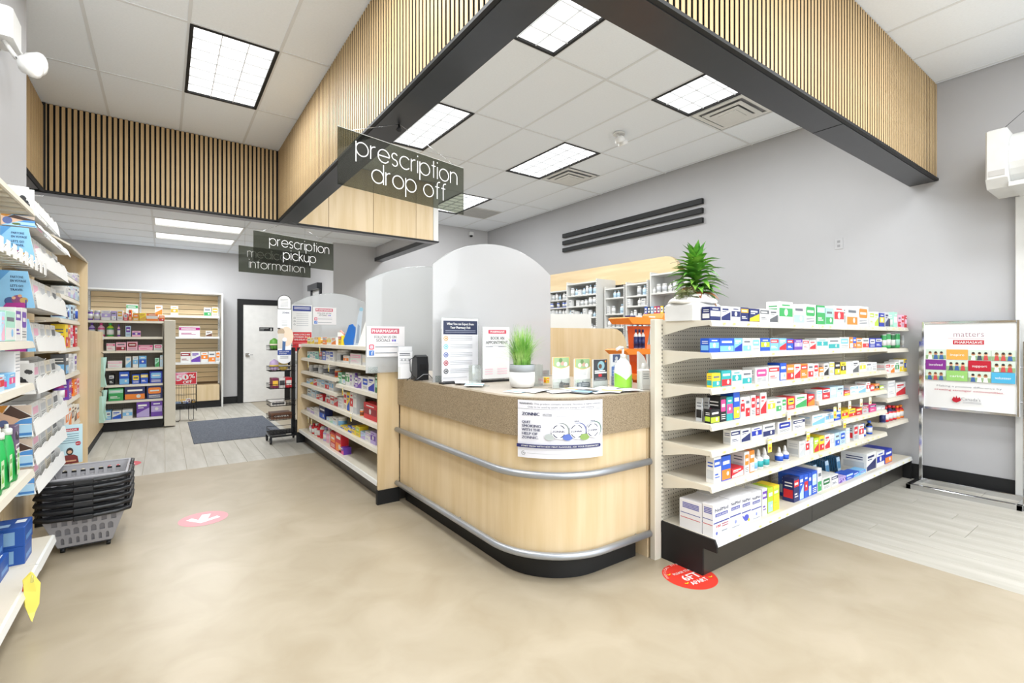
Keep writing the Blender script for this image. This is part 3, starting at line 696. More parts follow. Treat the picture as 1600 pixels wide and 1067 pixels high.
for r in range(3):
    for c in range(4):
        x0 = .008+c*.152+(.0 if r != 1 else .0); y0 = .455-r*.098; cc = cols[r][c]
        if cc.startswith('photo'): snapshot(a, x0, y0, x0+.148, y0+.093, rg, ['c9d8c8', '8aa77a', '3a5f9a', 'c24a4a', 'f0efe8', '444a5a'])
        else: a.rect(x0, y0, x0+.148, y0+.093, cc)
        if (r, c) in wrd: a.text(wrd[(r, c)], x0+.074, y0+.035, .022, 'white', 'c', .01, .10)
a.text('Making a positive difference by', W/2, .20, .016, '6a6a70', 'c', 0, .44).text('creating stronger communities.', W/2, .165, .017, 'b3304a', 'c', .01, .47)
a.poly([(.20, .085), (.215, .115), (.225, .10), (.232, .125), (.24, .10), (.255, .112), (.265, .085), (.25, .07), (.232, .06), (.21, .068)], 'b3122a').text('Canada\'s', .33, .085, .026, '7a7a80', 'c', 0, .13).lines(.275, .40, .07, 2, .01, .004, 'aaaaae')
pt = a.build('poster', t, (-.004, .62, .745), -PI/2)
B().box(.001, .006, 0, .62, .745, 1.535).build('backing', M_paper, t)
# ================================================================ PRODUCTS
SA, CA = math.sin(ANG), math.cos(ANG)
def plane_x(u, y):           # X where the sight line of photo column u crosses the plane Y=y (a shelf front)
    r = (u-800)/756; return y*(SA+r*CA)/(CA-r*SA)
def plane_y(u, x):
    r = (u-800)/756; return x*(CA-r*SA)/(SA+r*CA)
def height(x, y, v): return CH+(528-v)*(x*SA+y*CA)/756
CN = dict(royal='royal blue', dgreen='dark green', lblue='light blue', rose='pale pink', sky='sky blue', dgrey='dark grey', dred='dark red', navy='navy blue', silver='silver', blue='blue')
def cn(c): return CN.get(c, c)
def ordn(n): return f"{n}{'th' if 10 <= n % 100 <= 20 else {1: 'st', 2: 'nd', 3: 'rd'}.get(n % 10, 'th')}"
_pc = {}
def q5(x): return max(.01, round(x/.004)*.004)
def carton_mesh(w_, d, h, c1, c2, st):
    k = ('c', w_, d, h, c1, c2, st)
    if k in _pc: return _pc[k]
    a = Art(); a.b.cbox(-w_/2, w_/2, 0, d, 0, h, .0012, K(c1)); a.l = 1; x0, x1 = -w_/2+.003, w_/2-.003; ww = x1-x0
    ink = 'f4f4f2' if c1 not in ('white', 'cream', 'silver', 'lblue', 'rose', 'mint', 'yellow', 'lilac') else ('6a6f78' if st % 2 else c2)
    if st == 0: a.rect(x0, h*.62, x1, h*.9, c2); a.rect(x0+ww*.1, h*.7, x1-ww*.2, h*.8, 'white' if c2 != 'white' else 'navy'); a.rect(x0+ww*.1, h*.3, x0+ww*.6, h*.36, ink); a.rect(x0+ww*.1, h*.2, x0+ww*.8, h*.24, ink)
    elif st == 1: a.rect(x0, h*.04, x1, h*.45, c2); a.rect(x0+ww*.12, h*.66, x1-ww*.12, h*.8, ink); a.circ(x0+ww*.68, h*.27, min(ww, h)*.14, 'white' if c2 != 'white' else 'sky', 10)
    elif st == 2: a.poly([(x0, h*.03), (x1, h*.03), (x1, h*.62), (x0, h*.25)], c2); a.rect(x0+ww*.1, h*.72, x0+ww*.8, h*.84, ink); a.rect(x0+ww*.1, h*.6, x0+ww*.55, h*.65, ink)
    elif st == 3: a.rr(x0+ww*.08, h*.4, x1-ww*.08, h*.88, min(ww, h)*.12, c2); a.rect(x0+ww*.2, h*.58, x1-ww*.2, h*.7, 'white' if c2 not in ('white', 'yellow') else 'navy'); a.lines(x0+ww*.12, x1-ww*.12, h*.26, 3, h*.08, h*.03, ink)
    elif st == 4: a.rect(x0, h*.3, x1, h*.7, c2); a.circ(0, h*.5, min(ww, h)*.17, 'white', 12); a.rect(x0+ww*.2, h*.8, x1-ww*.2, h*.87, ink)
    elif st == 5: a.circ(0, h*.45, min(ww, h)*.33, c2, 14); a.circ(0, h*.45, min(ww, h)*.2, 'cream', 12); a.rect(x0+ww*.25, h*.82, x1-ww*.25, h*.88, ink)
    a.b.add([(-w_/2-.0005, d*.1, h*.15), (-w_/2-.0005, d*.9, h*.15), (-w_/2-.0005, d*.9, h*.5), (-w_/2-.0005, d*.1, h*.5)], [(0, 1, 2, 3)], K(c2 if c1 != 'white' else 'silver'))
    for i in range(2):
        z = h*(.62+.13*i); a.b.add([(-w_/2-.0005, d*.15, z), (-w_/2-.0005, d*.8, z), (-w_/2-.0005, d*.8, z+h*.05), (-w_/2-.0005, d*.15, z+h*.05)], [(0, 1, 2, 3)], K(ink))
    _pc[k] = a.b.mesh('carton', PRINT); return _pc[k]
def bottle_meshes(w_, h, c1, c2, kind):
    k = (kind, w_, h, c1, c2)
    if k in _pc: return _pc[k]
    r = w_/2; b_ = B(); cap = B(); n = 12
    if kind == 'o':      # bottle with shoulder and screw cap
        b_.lathe([(r*.92, 0), (r, h*.03), (r, h*.62), (r*.75, h*.74), (r*.35, h*.80), (r*.35, h*.84)], n=n, cols=[K(c1), K(c2), K(c1), K(c1), K(c1)], sy=.75)
        b_.lathe([(r*1.012, h*.15), (r*1.012, h*.52)], n=n, col=K('white' if c1 != 'white' else c2), sy=.75)
        cap.lathe([(r*.42, h*.835), (r*.44, h*.98), (r*.36, h)], n=n, col=K(c2))
    elif kind == 'j':    # squat jar / pill tub
        b_.lathe([(r*.95, 0), (r, h*.04), (r, h*.74), (r*.82, h*.79)], n=n, cols=[K(c1)]*3)
        b_.lathe([(r*1.01, h*.14), (r*1.01, h*.62)], n=n, col=K(c2)); cap.lathe([(r*.88, h*.78), (r*.88, h*.97), (r*.8, h)], n=n, col=K('white' if c2 != 'white' else 'silver'))
    elif kind == 'd':    # drops bottle with long nozzle cap
        b_.lathe([(r*.9, 0), (r, h*.03), (r, h*.52), (r*.5, h*.62), (r*.42, h*.66)], n=n, col=K(c1)); b_.lathe([(r*1.02, h*.1), (r*1.02, h*.42)], n=n, col=K(c2))
        cap.lathe([(r*.5, h*.655), (r*.45, h*.74), (r*.28, h*.95), (r*.16, h)], n=n, col=K('white'))
    elif kind == 't':    # standing tube
        b_.lathe([(r*.75, 0), (r*.85, h*.12), (r*.9, h*.2)], n=n, col=K(c2), sy=.7); b_.lathe([(r*.95, h*.201), (r, h*.6), (r, h*.95), (r, h)], n=n, cols=[K(c1), K(c2), K(c1)], sy=.6)
        cap.lathe([(r*.7, -.0), (r*.7, .004)], n=n, col=K(c2), sy=.6)
    _pc[k] = (b_.mesh('bottle', PRINT), cap.mesh('cap', PRINT)); return _pc[k]
KN = dict(c='carton', o='bottle', j='jar', d='dropper bottle', t='tube')
CT = dict(c='box', o='bottle', j='jar', d='bottle', t='tube')
def product(kind, c1, c2, x, y, z, w_, d, h, rz, label, group, st=0, jit=0):
    w_, h = q5(w_*.97), q5(h)
    if kind == 'c':
        o = link('carton', carton_mesh(w_, q5(d), h, c1, c2, st), None, (x, y, z), rz+jit); tag(o, label, 'box', group)
    else:
        wb_ = q5(min(w_, .16, h*(.95 if kind == 'j' else .5 if kind == 'd' else .55))); me, cm = bottle_meshes(wb_, h, c1, c2, kind); dd = wb_/2+.003
        o = link(KN[kind].replace(' ', '_'), me, None, (x-dd*math.sin(rz)*1.0, y+dd*math.cos(rz), z), rz); tag(o, label, CT[kind], group)
        link('cap', cm, o)
    return o
GAPS = {'right shelving': [1.505, 1.30, 1.065, .835, .60, .225], 'middle shelving': [1.324, 1.14, .966, .912, .806, .65, .44, .185],
 'back pegboard unit': [1.665, 1.42, 1.21, .948, .696, .455, .18], 'tall left shelving': [2.2, 1.908, 1.74, 1.555, 1.322, 1.107, .892, .66, .40]}
RGZ = [1.505, 1.314, 1.105, .893, .739, .532, .225]
def clamp_h(unit, where, z, h, uc=0):
    L_ = GAPS.get(unit)
    if not L_: return h
    if unit == 'right shelving' and 'end' not in where: L_ = [1.505, 1.314, 1.105, .893, .739, .532, .225]
    if unit == 'middle shelving' and uc > 528 and 'far half' not in where: L_ = [1.324, 1.14, .912, .65, .44, .185]
    elif unit == 'middle shelving': L_ = [1.324, 1.14, .966, .806, .65, .44, .185] if 'far half' in where else [1.324, 1.14, .912, .65, .44, .185] if 'near half' in where else [1.324, 1.14, .966, .806, .65, .44, .185]
    up = [q for q in L_ if q > z+.04]
    return min(h, min(up)-.043-z) if up else h
PR = random.Random(11)
def desc(kind, c1, c2): return f"{cn(c1)} and {cn(c2)} {KN[kind]}" if c1 != c2 else f"plain {cn(c1)} {KN[kind]}"
def file_depth(x0, y, ub):   # depth of a box whose far left edge meets photo column ub
    r = (ub-800)/756; return x0*(CA-r*SA)/(SA+r*CA)-y
def row_R(z, where, items, y=1.632, unit='right shelving', dflt_d=.09):
    for n, it in enumerate(items):
        u0, u1, vt, kind, c1, c2 = it[:6]; d = it[6] if len(it) > 6 else dflt_d; dy = it[7] if len(it) > 7 else 0
        x0, x1 = plane_x(u0, y+dy), plane_x(u1, y+dy)
        if d > 10: d = max(.02, file_depth(x0, y+dy, d))
        xc = (x0+x1)/2; h = height(xc, y+dy, vt)-z
        h = clamp_h(unit, where, z, h)
        product(kind, c1, c2, xc, y+dy, z+.0005, x1-x0, d, max(h, .03), 0, f"{desc(kind, c1, c2)}, {ordn(n+1)} from left, {where} of the {unit}", f"products on the {where} of the {unit}", st=(n*7+len(c1)) % 5)
def side_row(z, where, items, X, sgn, unit, d=.09):
    """items evenly spaced groups: (u0, u1, vtop, [(kind,c1,c2),...]); sgn=-1 faces -X, +1 faces +X"""
    n = 0
    for it in items:
        u0, u1, vt, lst = it[:4]; ya, yb = plane_y(u0, X), plane_y(u1, X); m = len(lst); st_ = it[4] if len(it) > 4 else None
        for i, (kind, c1, c2) in enumerate(lst):
            y0, y1 = ya+(yb-ya)*i/m, ya+(yb-ya)*(i+1)/m; yc = (y0+y1)/2; h = max(height(X, yc, vt)-z, .03) if vt > 2 else vt
            n += 1; h = clamp_h(unit, where, z, h, u0)
            product(kind, c1, c2, X, yc, z+.0005, abs(y1-y0), d, h, sgn*PI/2, f"{desc(kind, c1, c2)}, {ordn(n)} from left, {where} of the {unit}", f"products on the {where} of the {unit}", st=st_ if st_ is not None else (n*3+len(c2)) % 5)
# ---------------- right shelving
W = 'white'
row_R(1.505, 'top shelf', [(1109.5, 1126, 480, 'c', 'navy', 'white', 1096.5), (1126.5, 1142, 479, 'c', W, 'navy', .05), (1142.5, 1157, 480, 'c', W, 'navy', .05),
 (1157.5, 1170, 481, 'c', 'navy', 'gold'), (1171, 1187, 483, 'c', 'navy', 'yellow'), (1187.5, 1202, 483, 'c', W, 'dgrey'), (1202.5, 1216, 484, 'c', W, 'dgrey'), (1217, 1239, 472, 'c', W, 'green'), (1240, 1257, 476, 'c', W, 'mint'), (1257.5, 1275, 476, 'c', W, 'green'),
 (1276.5, 1289, 477, 'c', 'green', 'lblue'), (1290, 1302, 482, 'c', 'mint', 'green'), (1303, 1319, 478, 'c', W, 'red'), (1323, 1340, 479, 'c', W, 'orange'), (1340.5, 1357, 479, 'c', W, 'orange'), (1359, 1366, 487, 'c', W, 'lime'), (1366.5, 1373, 487, 'c', W, 'lime'),
 (1374, 1382, 489, 'c', 'royal', 'yellow'), (1383, 1389, 488, 'c', 'silver', 'navy'), (1389.5, 1396, 490, 'o', W, 'black'), (1396.5, 1402, 488, 'c', 'mint', 'white'), (1403, 1408, 492, 'c', 'rose', 'red'), (1408.3, 1413, 492, 'c', 'rose', 'red'), (1413.5, 1421, 493, 'c', 'red', 'rose')])
row_R(1.314, 'second shelf', [(1108.3, 1124, 528, 'c', 'blue', 'sky', 1093.5), (1124.5, 1147, 528, 'c', 'blue', 'sky'), (1147.5, 1160, 528, 'c', 'sky', 'royal'), (1160.5, 1174, 528, 'c', W, 'sky'), (1174.5, 1188, 528, 'c', W, 'sky'),
 (1188.5, 1203, 528, 'c', 'blue', 'lime'), (1203.5, 1217, 528, 'c', 'sky', 'red'), (1217.5, 1229, 528, 'c', 'sky', 'red'), (1229.5, 1240, 529, 'c', 'blue', 'red'), (1241, 1254, 530, 'c', 'purple', 'lilac'), (1254.5, 1264, 531, 'c', W, 'red'), (1265, 1275, 532, 'c', W, 'red'), (1276, 1294, 528, 'c', W, 'teal'), (1294.3, 1312, 528, 'c', W, 'teal'), (1312.3, 1327, 527, 'c', W, 'sky'),
 (1328, 1333, 527, 'c', 'orange', 'white'), (1333.2, 1338, 527, 'c', 'blue', 'orange'), (1338.4, 1347, 528, 'c', 'orange', 'white'), (1347.5, 1358, 528, 'c', W, 'red'), (1358.5, 1368, 528, 'c', 'royal', 'white'), (1368.3, 1378, 528, 'c', 'royal', 'white')])
row_R(1.30, 'second end shelf', [(1385, 1391.5, 523, 't', W, 'green'), (1392, 1398.5, 521, 't', W, 'green'), (1399, 1405.5, 522, 't', W, 'dgreen'), (1406, 1413, 521, 't', 'mint', 'green'), (1415, 1421, 524, 't', W, 'silver')])
row_R(1.105, 'third shelf', [(1112.5, 1126, 583, 'c', 'yellow', 'teal', 1103.5), (1127, 1143, 579, 'c', 'teal', 'red'), (1143.5, 1159, 579, 'c', W, 'teal'), (1159.5, 1175, 579, 'c', W, 'teal'), (1180, 1200, 574, 'c', W, 'pink'), (1201, 1218, 572, 'c', W, 'red'), (1219, 1229, 567, 'c', 'blue', 'white')], )
row_R(1.105, 'third middle shelf', [(1229.5, 1241, 570, 'c', 'orange', 'red'), (1241.5, 1251, 569, 'c', W, 'red'), (1251.5, 1262, 569, 'c', 'orange', 'red'), (1262.5, 1271, 568, 'c', W, 'red'), (1271.5, 1279, 568, 'c', W, 'red'), (1280, 1287, 574, 'c', 'orange', 'white'), (1287.5, 1295, 568, 'c', W, 'black'), (1296, 1304, 566, 'c', 'silver', 'yellow'),
 (1304.5, 1313, 566, 'c', 'black', 'yellow'), (1313.5, 1322, 566, 'c', 'yellow', 'black'), (1322.5, 1332, 565, 'c', W, 'silver'), (1332.5, 1342, 564, 'c', W, 'dgrey'), (1343, 1353, 566, 'c', W, 'yellow'), (1353.5, 1362, 566, 'c', W, 'silver'), (1362.5, 1370, 566, 'c', W, 'silver')])
row_R(1.065, 'third end shelf', [(1384, 1391, 568, 'c', W, 'red'), (1391.5, 1398, 568, 'c', W, 'orange'), (1398.5, 1405, 565, 'c', W, 'green'), (1405.5, 1412, 562, 'c', W, 'yellow'), (1412.5, 1420, 561, 'c', 'yellow', 'blue')])
row_R(.893, 'fourth shelf', [(1097, 1099, 622, 'c', 'silver', 'black', 1086.5, .07), (1107.5, 1110, 621, 'c', 'silver', 'black', 1099.5, .07), (1119, 1123.5, 620, 'c', 'silver', 'black', 1110.5, .07), (1110, 1125, 640, 'c', 'black', 'lime', 1100), (1125.5, 1135, 620, 'c', 'black', 'pink'), (1135.5, 1145, 620, 'c', 'teal', 'pink'), (1146, 1156, 613, 'c', 'blue', 'yellow'),
 (1157, 1164, 621, 'c', W, 'red'), (1164.5, 1172, 620, 'c', W, 'red'), (1173, 1181, 617, 'c', W, 'red'), (1181.5, 1187, 619, 'c', 'red', 'white'), (1188, 1198, 613, 'c', W, 'red'), (1199, 1212, 624, 'c', W, 'yellow'), (1212.5, 1221, 623, 'c', W, 'green'), (1221.5, 1229, 622, 'c', W, 'green'), (1230, 1242, 620, 'c', 'red', 'yellow'), (1243, 1261, 617, 'c', W, 'green'), (1262, 1273, 616, 'c', 'red', 'orange')])
row_R(.925, 'fourth middle shelf', [(1276, 1285, 609, 'c', W, 'sky'), (1285.5, 1297, 607, 'c', 'red', 'white'), (1297.5, 1307, 605, 'c', 'lblue', 'white'), (1307.5, 1318, 603, 'c', 'lblue', 'white'), (1319, 1328, 611, 'c', 'red', 'yellow'), (1328.5, 1341, 603, 'c', W, 'sky'), (1341.5, 1353, 602, 'c', W, 'sky'),
 (1353.5, 1360, 597, 'c', W, 'red'), (1360.5, 1366, 602, 'c', 'red', 'white'), (1366.5, 1374, 600, 'c', 'orange', 'black'), (1375, 1381, 604, 'c', 'lime', 'white')])
row_R(.835, 'fourth end shelf', [(1387.5, 1399, 595, 'c', W, 'silver', .1), (1400, 1415, 597, 'c', W, 'red', .1)])
row_R(.739, 'fifth shelf', [(1142, 1157, 672, 'c', W, 'navy', 1129.5), (1158, 1173, 669, 'c', W, 'navy', .12), (1174, 1191, 667, 'c', W, 'royal', .12), (1192, 1211, 662, 'c', W, 'navy', .12), (1215, 1237, 658, 'c', W, 'royal', .12), (1239, 1258, 655, 'c', W, 'navy', .12), (1269, 1289, 648, 'c', W, 'sky', .12), (1289.5, 1303, 645, 'c', W, 'sky'), (1304, 1314, 642, 'c', 'blue', 'lblue'),
 (1315, 1325, 641, 'c', 'yellow', 'red'), (1326, 1337, 639, 'c', 'yellow', 'red'), (1338, 1347, 637, 'c', 'red', 'yellow'), (1348, 1357, 634, 'c', 'silver', 'red'), (1359, 1369, 632, 'c', 'pink', 'navy'), (1370, 1377, 639, 'c', 'silver', 'white'), (1377.5, 1383, 638, 'c', 'silver', 'white')])
row_R(.532, 'sixth shelf', [(1115.5, 1127, 714, 'c', W, 'blue', 1103.5), (1127.5, 1142, 712, 'c', 'blue', 'orange'), (1143, 1162, 731, 'c', 'red', 'white', .08), (1153, 1162, 709, 'c', 'orange', 'white', .05, .1), (1163, 1171, 706, 'c', W, 'orange'), (1171.5, 1179, 704, 'c', 'orange', 'white'),
 (1180, 1187, 705, 'd', W, 'sky'), (1188, 1197, 703, 'd', W, 'teal'), (1198, 1206, 701, 'd', W, 'teal'), (1219.5, 1228, 699, 'd', W, 'blue'), (1229.5, 1236, 697, 'd', W, 'blue'), (1249, 1258, 689, 'c', W, 'silver'), (1258.5, 1265, 685, 'c', W, 'red'), (1265.5, 1271, 684, 'c', 'silver', 'white'), (1272, 1280, 684, 'c', 'lime', 'red'), (1280.5, 1288, 681, 'c', 'yellow', 'red'),
 (1289, 1297, 679, 'c', W, 'red'), (1297.5, 1304, 678, 'c', W, 'silver'), (1305, 1312, 676, 'c', 'lblue', 'blue'), (1313, 1321, 674, 'c', 'lblue', 'blue'), (1322, 1328, 669, 'c', W, 'lblue'), (1334, 1341, 664, 'c', 'silver', 'red'), (1342, 1350, 663, 'c', W, 'red'), (1351, 1359, 662, 'o', 'black', 'blue'), (1360, 1370, 658, 'o', 'black', 'blue')])
row_R(.60, 'fifth end shelf', [(1384, 1388, 641, 'o', W, 'navy'), (1388.5, 1394, 636, 'o', 'black', 'red'), (1394.5, 1400, 634, 'o', 'navy', 'red'), (1400.5, 1406, 634, 'o', 'black', 'red'), (1406.5, 1411, 634, 'o', 'red', 'orange'), (1411.5, 1417, 633, 'o', 'red', 'orange')])
# large boxes on the base deck (rinse kits with a printed name)
def rinse_box(u0, u1, vt, label, y=1.625, kind=0, d=.17):
    z = .2255; x0, x1 = plane_x(u0, y), plane_x(u1, y); w_ = x1-x0; h = height((x0+x1)/2, y, vt)-z
    a = Art(); a.b.cbox(0, w_, 0, d, 0, h, .002, K('e4e4e8')); a.rect(.003, h*.40, w_-.003, h*.44, '2f3f9a')
    a.text('NeilMed', w_*.5, h*.76, h*.10, '222a50', 'c', .03, w_*.82); a.rect(w_*.12, h*.60, w_*.88, h*.70, '3a45a5').text('SINUS RINSE', w_*.5, h*.62, h*.055, 'white', 'c', .02, w_*.66)
    if kind == 0: a.text('100', w_*.28, h*.27, h*.08, 'c83040', 'c', .03, w_*.3); a.lines(w_*.5, w_*.9, h*.32, 2, h*.07, h*.03, 'b06070'); a.circ(w_*.2, h*.1, w_*.06, '5a66b4', 10); a.rect(w_*.5, h*.1, w_*.85, h*.14, '9aa0aa')
    if kind == 1: a.circ(w_*.5, h*.22, w_*.26, '4a55c0', 14, h*.11); a.poly([(w_*.2, h*.2), (w_*.08, h*.32), (w_*.14, h*.33), (w_*.3, h*.24)], '4a55c0'); a.circ(w_*.75, h*.12, w_*.1, 'f2d42c', 8)
    if kind == 2: a.circ(w_*.5, h*.2, w_*.2, 'dfe6f4', 12); a.circ(w_*.5, h*.22, w_*.09, '8a94d0', 10); a.rect(w_*.15, h*.06, w_*.85, h*.09, '9aa0aa')
    # printed left side
    for i in range(4): zz = h*(.86-.05*i); a.b.add([(-.0006, d*.12, zz), (-.0006, d*.85, zz), (-.0006, d*.85, zz+.006), (-.0006, d*.12, zz+.006)], [(0, 1, 2, 3)], K('4a55a5'))
    for zz, cc in ((h*.52, '2f3f9a'), (h*.36, 'c84050')): a.b.add([(-.0006, d*.06, zz), (-.0006, d*.94, zz), (-.0006, d*.94, zz+.004), (-.0006, d*.06, zz+.004)], [(0, 1, 2, 3)], K(cc))
    o = a.b.build('carton', PRINT, None, (x0, y, z)); tag(o, label, 'box', 'rinse kits on the base shelf')
RB = [(1114.5, 1140, 785, 0), (1140.5, 1158, 776, 2), (1158.5, 1173.5, 772, 1), (1174, 1189.5, 769, 2)]
RL = ['large white rinse kit box printed 100, front left corner of the base shelf', 'second white rinse kit box from the left in the front row', 'white rinse kit box with blue teapot print in the front row', 'fourth white rinse kit box in the front row']
RL2 = ['large white rinse kit box directly behind the one printed 100', 'rear rinse kit box behind the second front one', 'rear rinse kit box behind the teapot printed one', 'rear rinse kit box behind the fourth front one']
for k, (u0, u1, vt, kd) in enumerate(RB):
    x0 = plane_x(u0, 1.615); d0 = file_depth(x0, 1.615, u0-19)*.9; rinse_box(u0, u1, vt, RL[k], 1.615, kd, d0)
    y2 = 1.615+d0+.004; x1 = plane_x(u1, 1.615); d1 = min(.155, 1.955-y2)
    ua = 800+756*((x0)*CA-y2*SA)/(x0*SA+y2*CA); ub = 800+756*((x1)*CA-y2*SA)/(x1*SA+y2*CA)
    rinse_box(ua, ub, vt-2, RL2[k], y2, 0, d1)
row_R(.225, 'base shelf', [(1191, 1199, 763, 'c', W, 'purple', .12), (1200, 1208, 762, 'c', 'lime', 'mint', .12), (1208.5, 1218, 759, 'c', 'yellow', 'lime', .12), (1240.5, 1249, 746, 'c', 'navy', 'red', 1222), (1249.5, 1256, 743, 'c', 'blue', 'lblue', .15), (1256.5, 1263, 741, 'c', 'blue', 'red', .15), (1263.5, 1268, 739, 'c', 'blue', 'lblue', .15), (1268.5, 1277, 736, 'c', 'blue', 'lblue', .15),
 (1277.5, 1284, 732, 'c', W, 'green', .15), (1285, 1298, 746, 'c', W, 'dgreen'), (1299, 1310, 742, 'c', W, 'navy', .13), (1311, 1316, 746, 'c', 'lilac', 'purple'), (1316.5, 1322, 744, 'c', 'lilac', 'purple'), (1322.5, 1333, 740, 'c', 'blue', 'lblue'), (1333.5, 1343, 738, 'c', 'blue', 'sky'), (1343.5, 1353, 735, 'c', 'sky', 'blue'),
 (1354, 1369, 707, 'c', W, 'navy', .2), (1370, 1382, 705, 'c', W, 'royal', .2), (1383, 1394, 702, 'c', 'royal', 'orange', .2)], y=1.625, unit='right shelving')
# slim blister packs stood in three rows behind the small blue boxes
bl = Art(); bl.b.box(-.035, .035, 0, .012, 0, .13, K('2f5f86')); bl.rect(-.032, .004, .032, .126, 'bcd4e6').rect(-.028, .03, .028, .09, '4a86b0'); blm = bl.b.mesh('blister_pack', PRINT)
for r_ in range(3):
    for k in range(9):
        x = 4.27+r_*.23; yb = 1.765+k*.018
        o = link('blister_pack', blm, None, (x+.08, yb, .2275), 0); o.rotation_euler = (-.12, 0, 0)
        tag(o, f"slim blue grey pack, {ordn(k+1)} from front in {['left','middle','right'][r_]} file at the base shelf rear", 'package', 'slim packs filed on the base shelf')
# ---------------- middle shelving (faces -X)
X = 1.512; U = 'middle shelving'
side_row(1.324, 'top shelf', [(480, 525, 527, [('c', 'yellow', 'white'), ('c', W, 'yellow'), ('c', 'gold', 'white'), ('j', 'cream', 'gold'), ('c', 'orange', 'white'), ('c', W, 'yellow'), ('c', W, 'orange')])], X+.02, -1, U)
product('c', 'yellow', 'red', X+.02, plane_y(531, X+.02), 1.3245, .12, .035, .10, -PI/2, 'yellow and red carton beside the blue display piece, top shelf of middle shelving', None, 0)
side_row(1.14, 'second shelf', [(480, 497, 549, [('c', W, 'teal'), ('c', W, 'teal'), ('c', W, 'teal'), ('c', 'mint', 'teal')]), (498, 521, 548, [('c', 'dgrey', 'red'), ('c', 'blue', 'white'), ('c', W, 'blue'), ('c', W, 'blue')]), (523, 535, 547, [('j', W, 'silver'), ('j', W, 'black')]), (536, 545, 556, [('c', W, 'orange')]), (547, 564, 553, [('c', W, 'rose')]), (566, 589, 555, [('c', W, 'cream'), ('c', W, 'silver')])], X+.02, -1, U)
side_row(.966, 'third shelf far half', [(479, 518, 570, [('j', W, 'silver'), ('j', W, 'dgrey'), ('j', W, 'silver'), ('j', W, 'dgrey'), ('j', 'silver', 'dgrey')]), (519, 526, 577, [('j', 'orange', 'dred')])], X+.02, -1, U)
side_row(.912, 'third shelf near half', [(528, 546, 582, [('c', 'mint', 'green'), ('c', 'dgreen', 'white'), ('c', W, 'green')]), (547, 553, 583, [('c', W, 'purple'), ('o', 'lblue', 'purple')]), (554, 565, 588, [('c', 'purple', 'white'), ('c', W, 'purple')]), (566, 585, 589, [('c', W, 'blue'), ('c', W, 'royal')]), (586, 590.5, 586, [('c', 'dgreen', 'mint')])], X+.02, -1, U)
side_row(.806, 'fourth shelf far half', [(479, 521, 592, [('c', W, 'sky'), ('c', 'sky', 'yellow'), ('c', W, 'red'), ('c', W, 'sky'), ('c', W, 'sky'), ('c', 'lblue', 'red'), ('c', W, 'sky')])], X+.02, -1, U)
side_row(.65, 'fifth shelf', [(480, 493, 608, [('c', 'lblue', 'white'), ('c', 'lblue', 'white')]), (494, 535, 616, [('c', W, 'red'), ('c', 'red', 'white'), ('o', 'red', 'white'), ('c', W, 'red'), ('c', 'red', 'white'), ('c', 'silver', 'red'), ('c', W, 'silver')]), (537, 557, 613, [('c', 'cream', 'red'), ('c', 'yellow', 'blue'), ('c', W, 'red'), ('c', 'silver', 'white')]), (558, 566, 640, [('j', 'orange', 'amber')]), (568, 589, 631, [('c', 'red', 'dred')])], X+.02, -1, U)
side_row(.44, 'sixth shelf', [(479, 498, 637, [('c', W, 'lilac'), ('c', W, 'lilac'), ('c', W, 'silver')]), (499, 508, 635, [('c', 'navy', 'blue')]), (510, 531, 652, [('c', W, 'sky'), ('c', W, 'mint'), ('c', W, 'lblue'), ('j', W, 'sky')]), (532, 562, 666, [('c', 'yellow', 'blue'), ('c', 'yellow', 'royal'), ('c', 'blue', 'yellow'), ('c', 'yellow', 'blue'), ('c', 'yellow', 'lime')]), (563, 587, 675, [('c', 'lblue', 'lilac'), ('c', W, 'lilac'), ('c', 'lilac', 'purple')])], X+.02, -1, U)
side_row(.185, 'base shelf', [(480, 500, 662, [('o', 'rose', 'silver'), ('o', 'red', 'red'), ('o', 'red', 'white'), ('o', 'red', 'red'), ('o', W, 'red')]), (501, 515, 668, [('o', 'silver', 'lilac'), ('o', W, 'rose'), ('o', 'red', 'silver')]), (516, 533, 676, [('c', 'red', 'orange'), ('c', 'red', 'orange')]), (529, 537, 698, [('c', 'purple', 'pink')])], X+.0, -1, U, d=.08)
# ---------------- back pegboard unit (faces the camera aisle)
row_R(1.665, 'top shelf', [(136, 145, 484, 'j', 'purple', W), (146, 157, 485, 'j', 'lilac', W), (158, 173, 485, 'c', W, 'lilac'), (173.5, 182, 486, 'c', 'lilac', W), (183, 192, 485, 'c', W, 'gold'), (193, 200, 490, 'c', 'red', 'white'), (201, 206, 484, 'c', 'orange', 'red'), (207.5, 217, 489, 'c', 'gold', 'orange'), (217.5, 228, 489, 'c', 'yellow', 'gold'), (228.5, 247, 490, 'c', 'orange', 'white'), (248, 257, 493, 'c', 'orange', 'red')], y=9.38, unit='back pegboard unit', dflt_d=.15)
row_R(1.42, 'second shelf', [(138, 148.5, 503, 'o', 'lilac', 'purple'), (152, 163.5, 503, 'o', 'rose', 'pink'), (166, 178, 503.5, 'o', 'lime', 'green'), (183, 188, 507, 'o', 'rose', 'purple'), (196, 204.5, 509, 'c', 'lblue', 'purple'), (206, 220, 517, 'c', 'rose', 'purple')], y=9.38, unit='back pegboard unit')
row_R(1.21, 'third shelf', [(166, 180, 536, 'c', W, 'pink'), (181, 197, 535, 'c', 'rose', 'dred'), (198, 215, 534, 'c', 'rose', 'dred'), (216, 239, 539, 'c', 'rose', 'pink'), (240, 254, 538, 'c', W, 'pink')], y=9.38, unit='back pegboard unit')
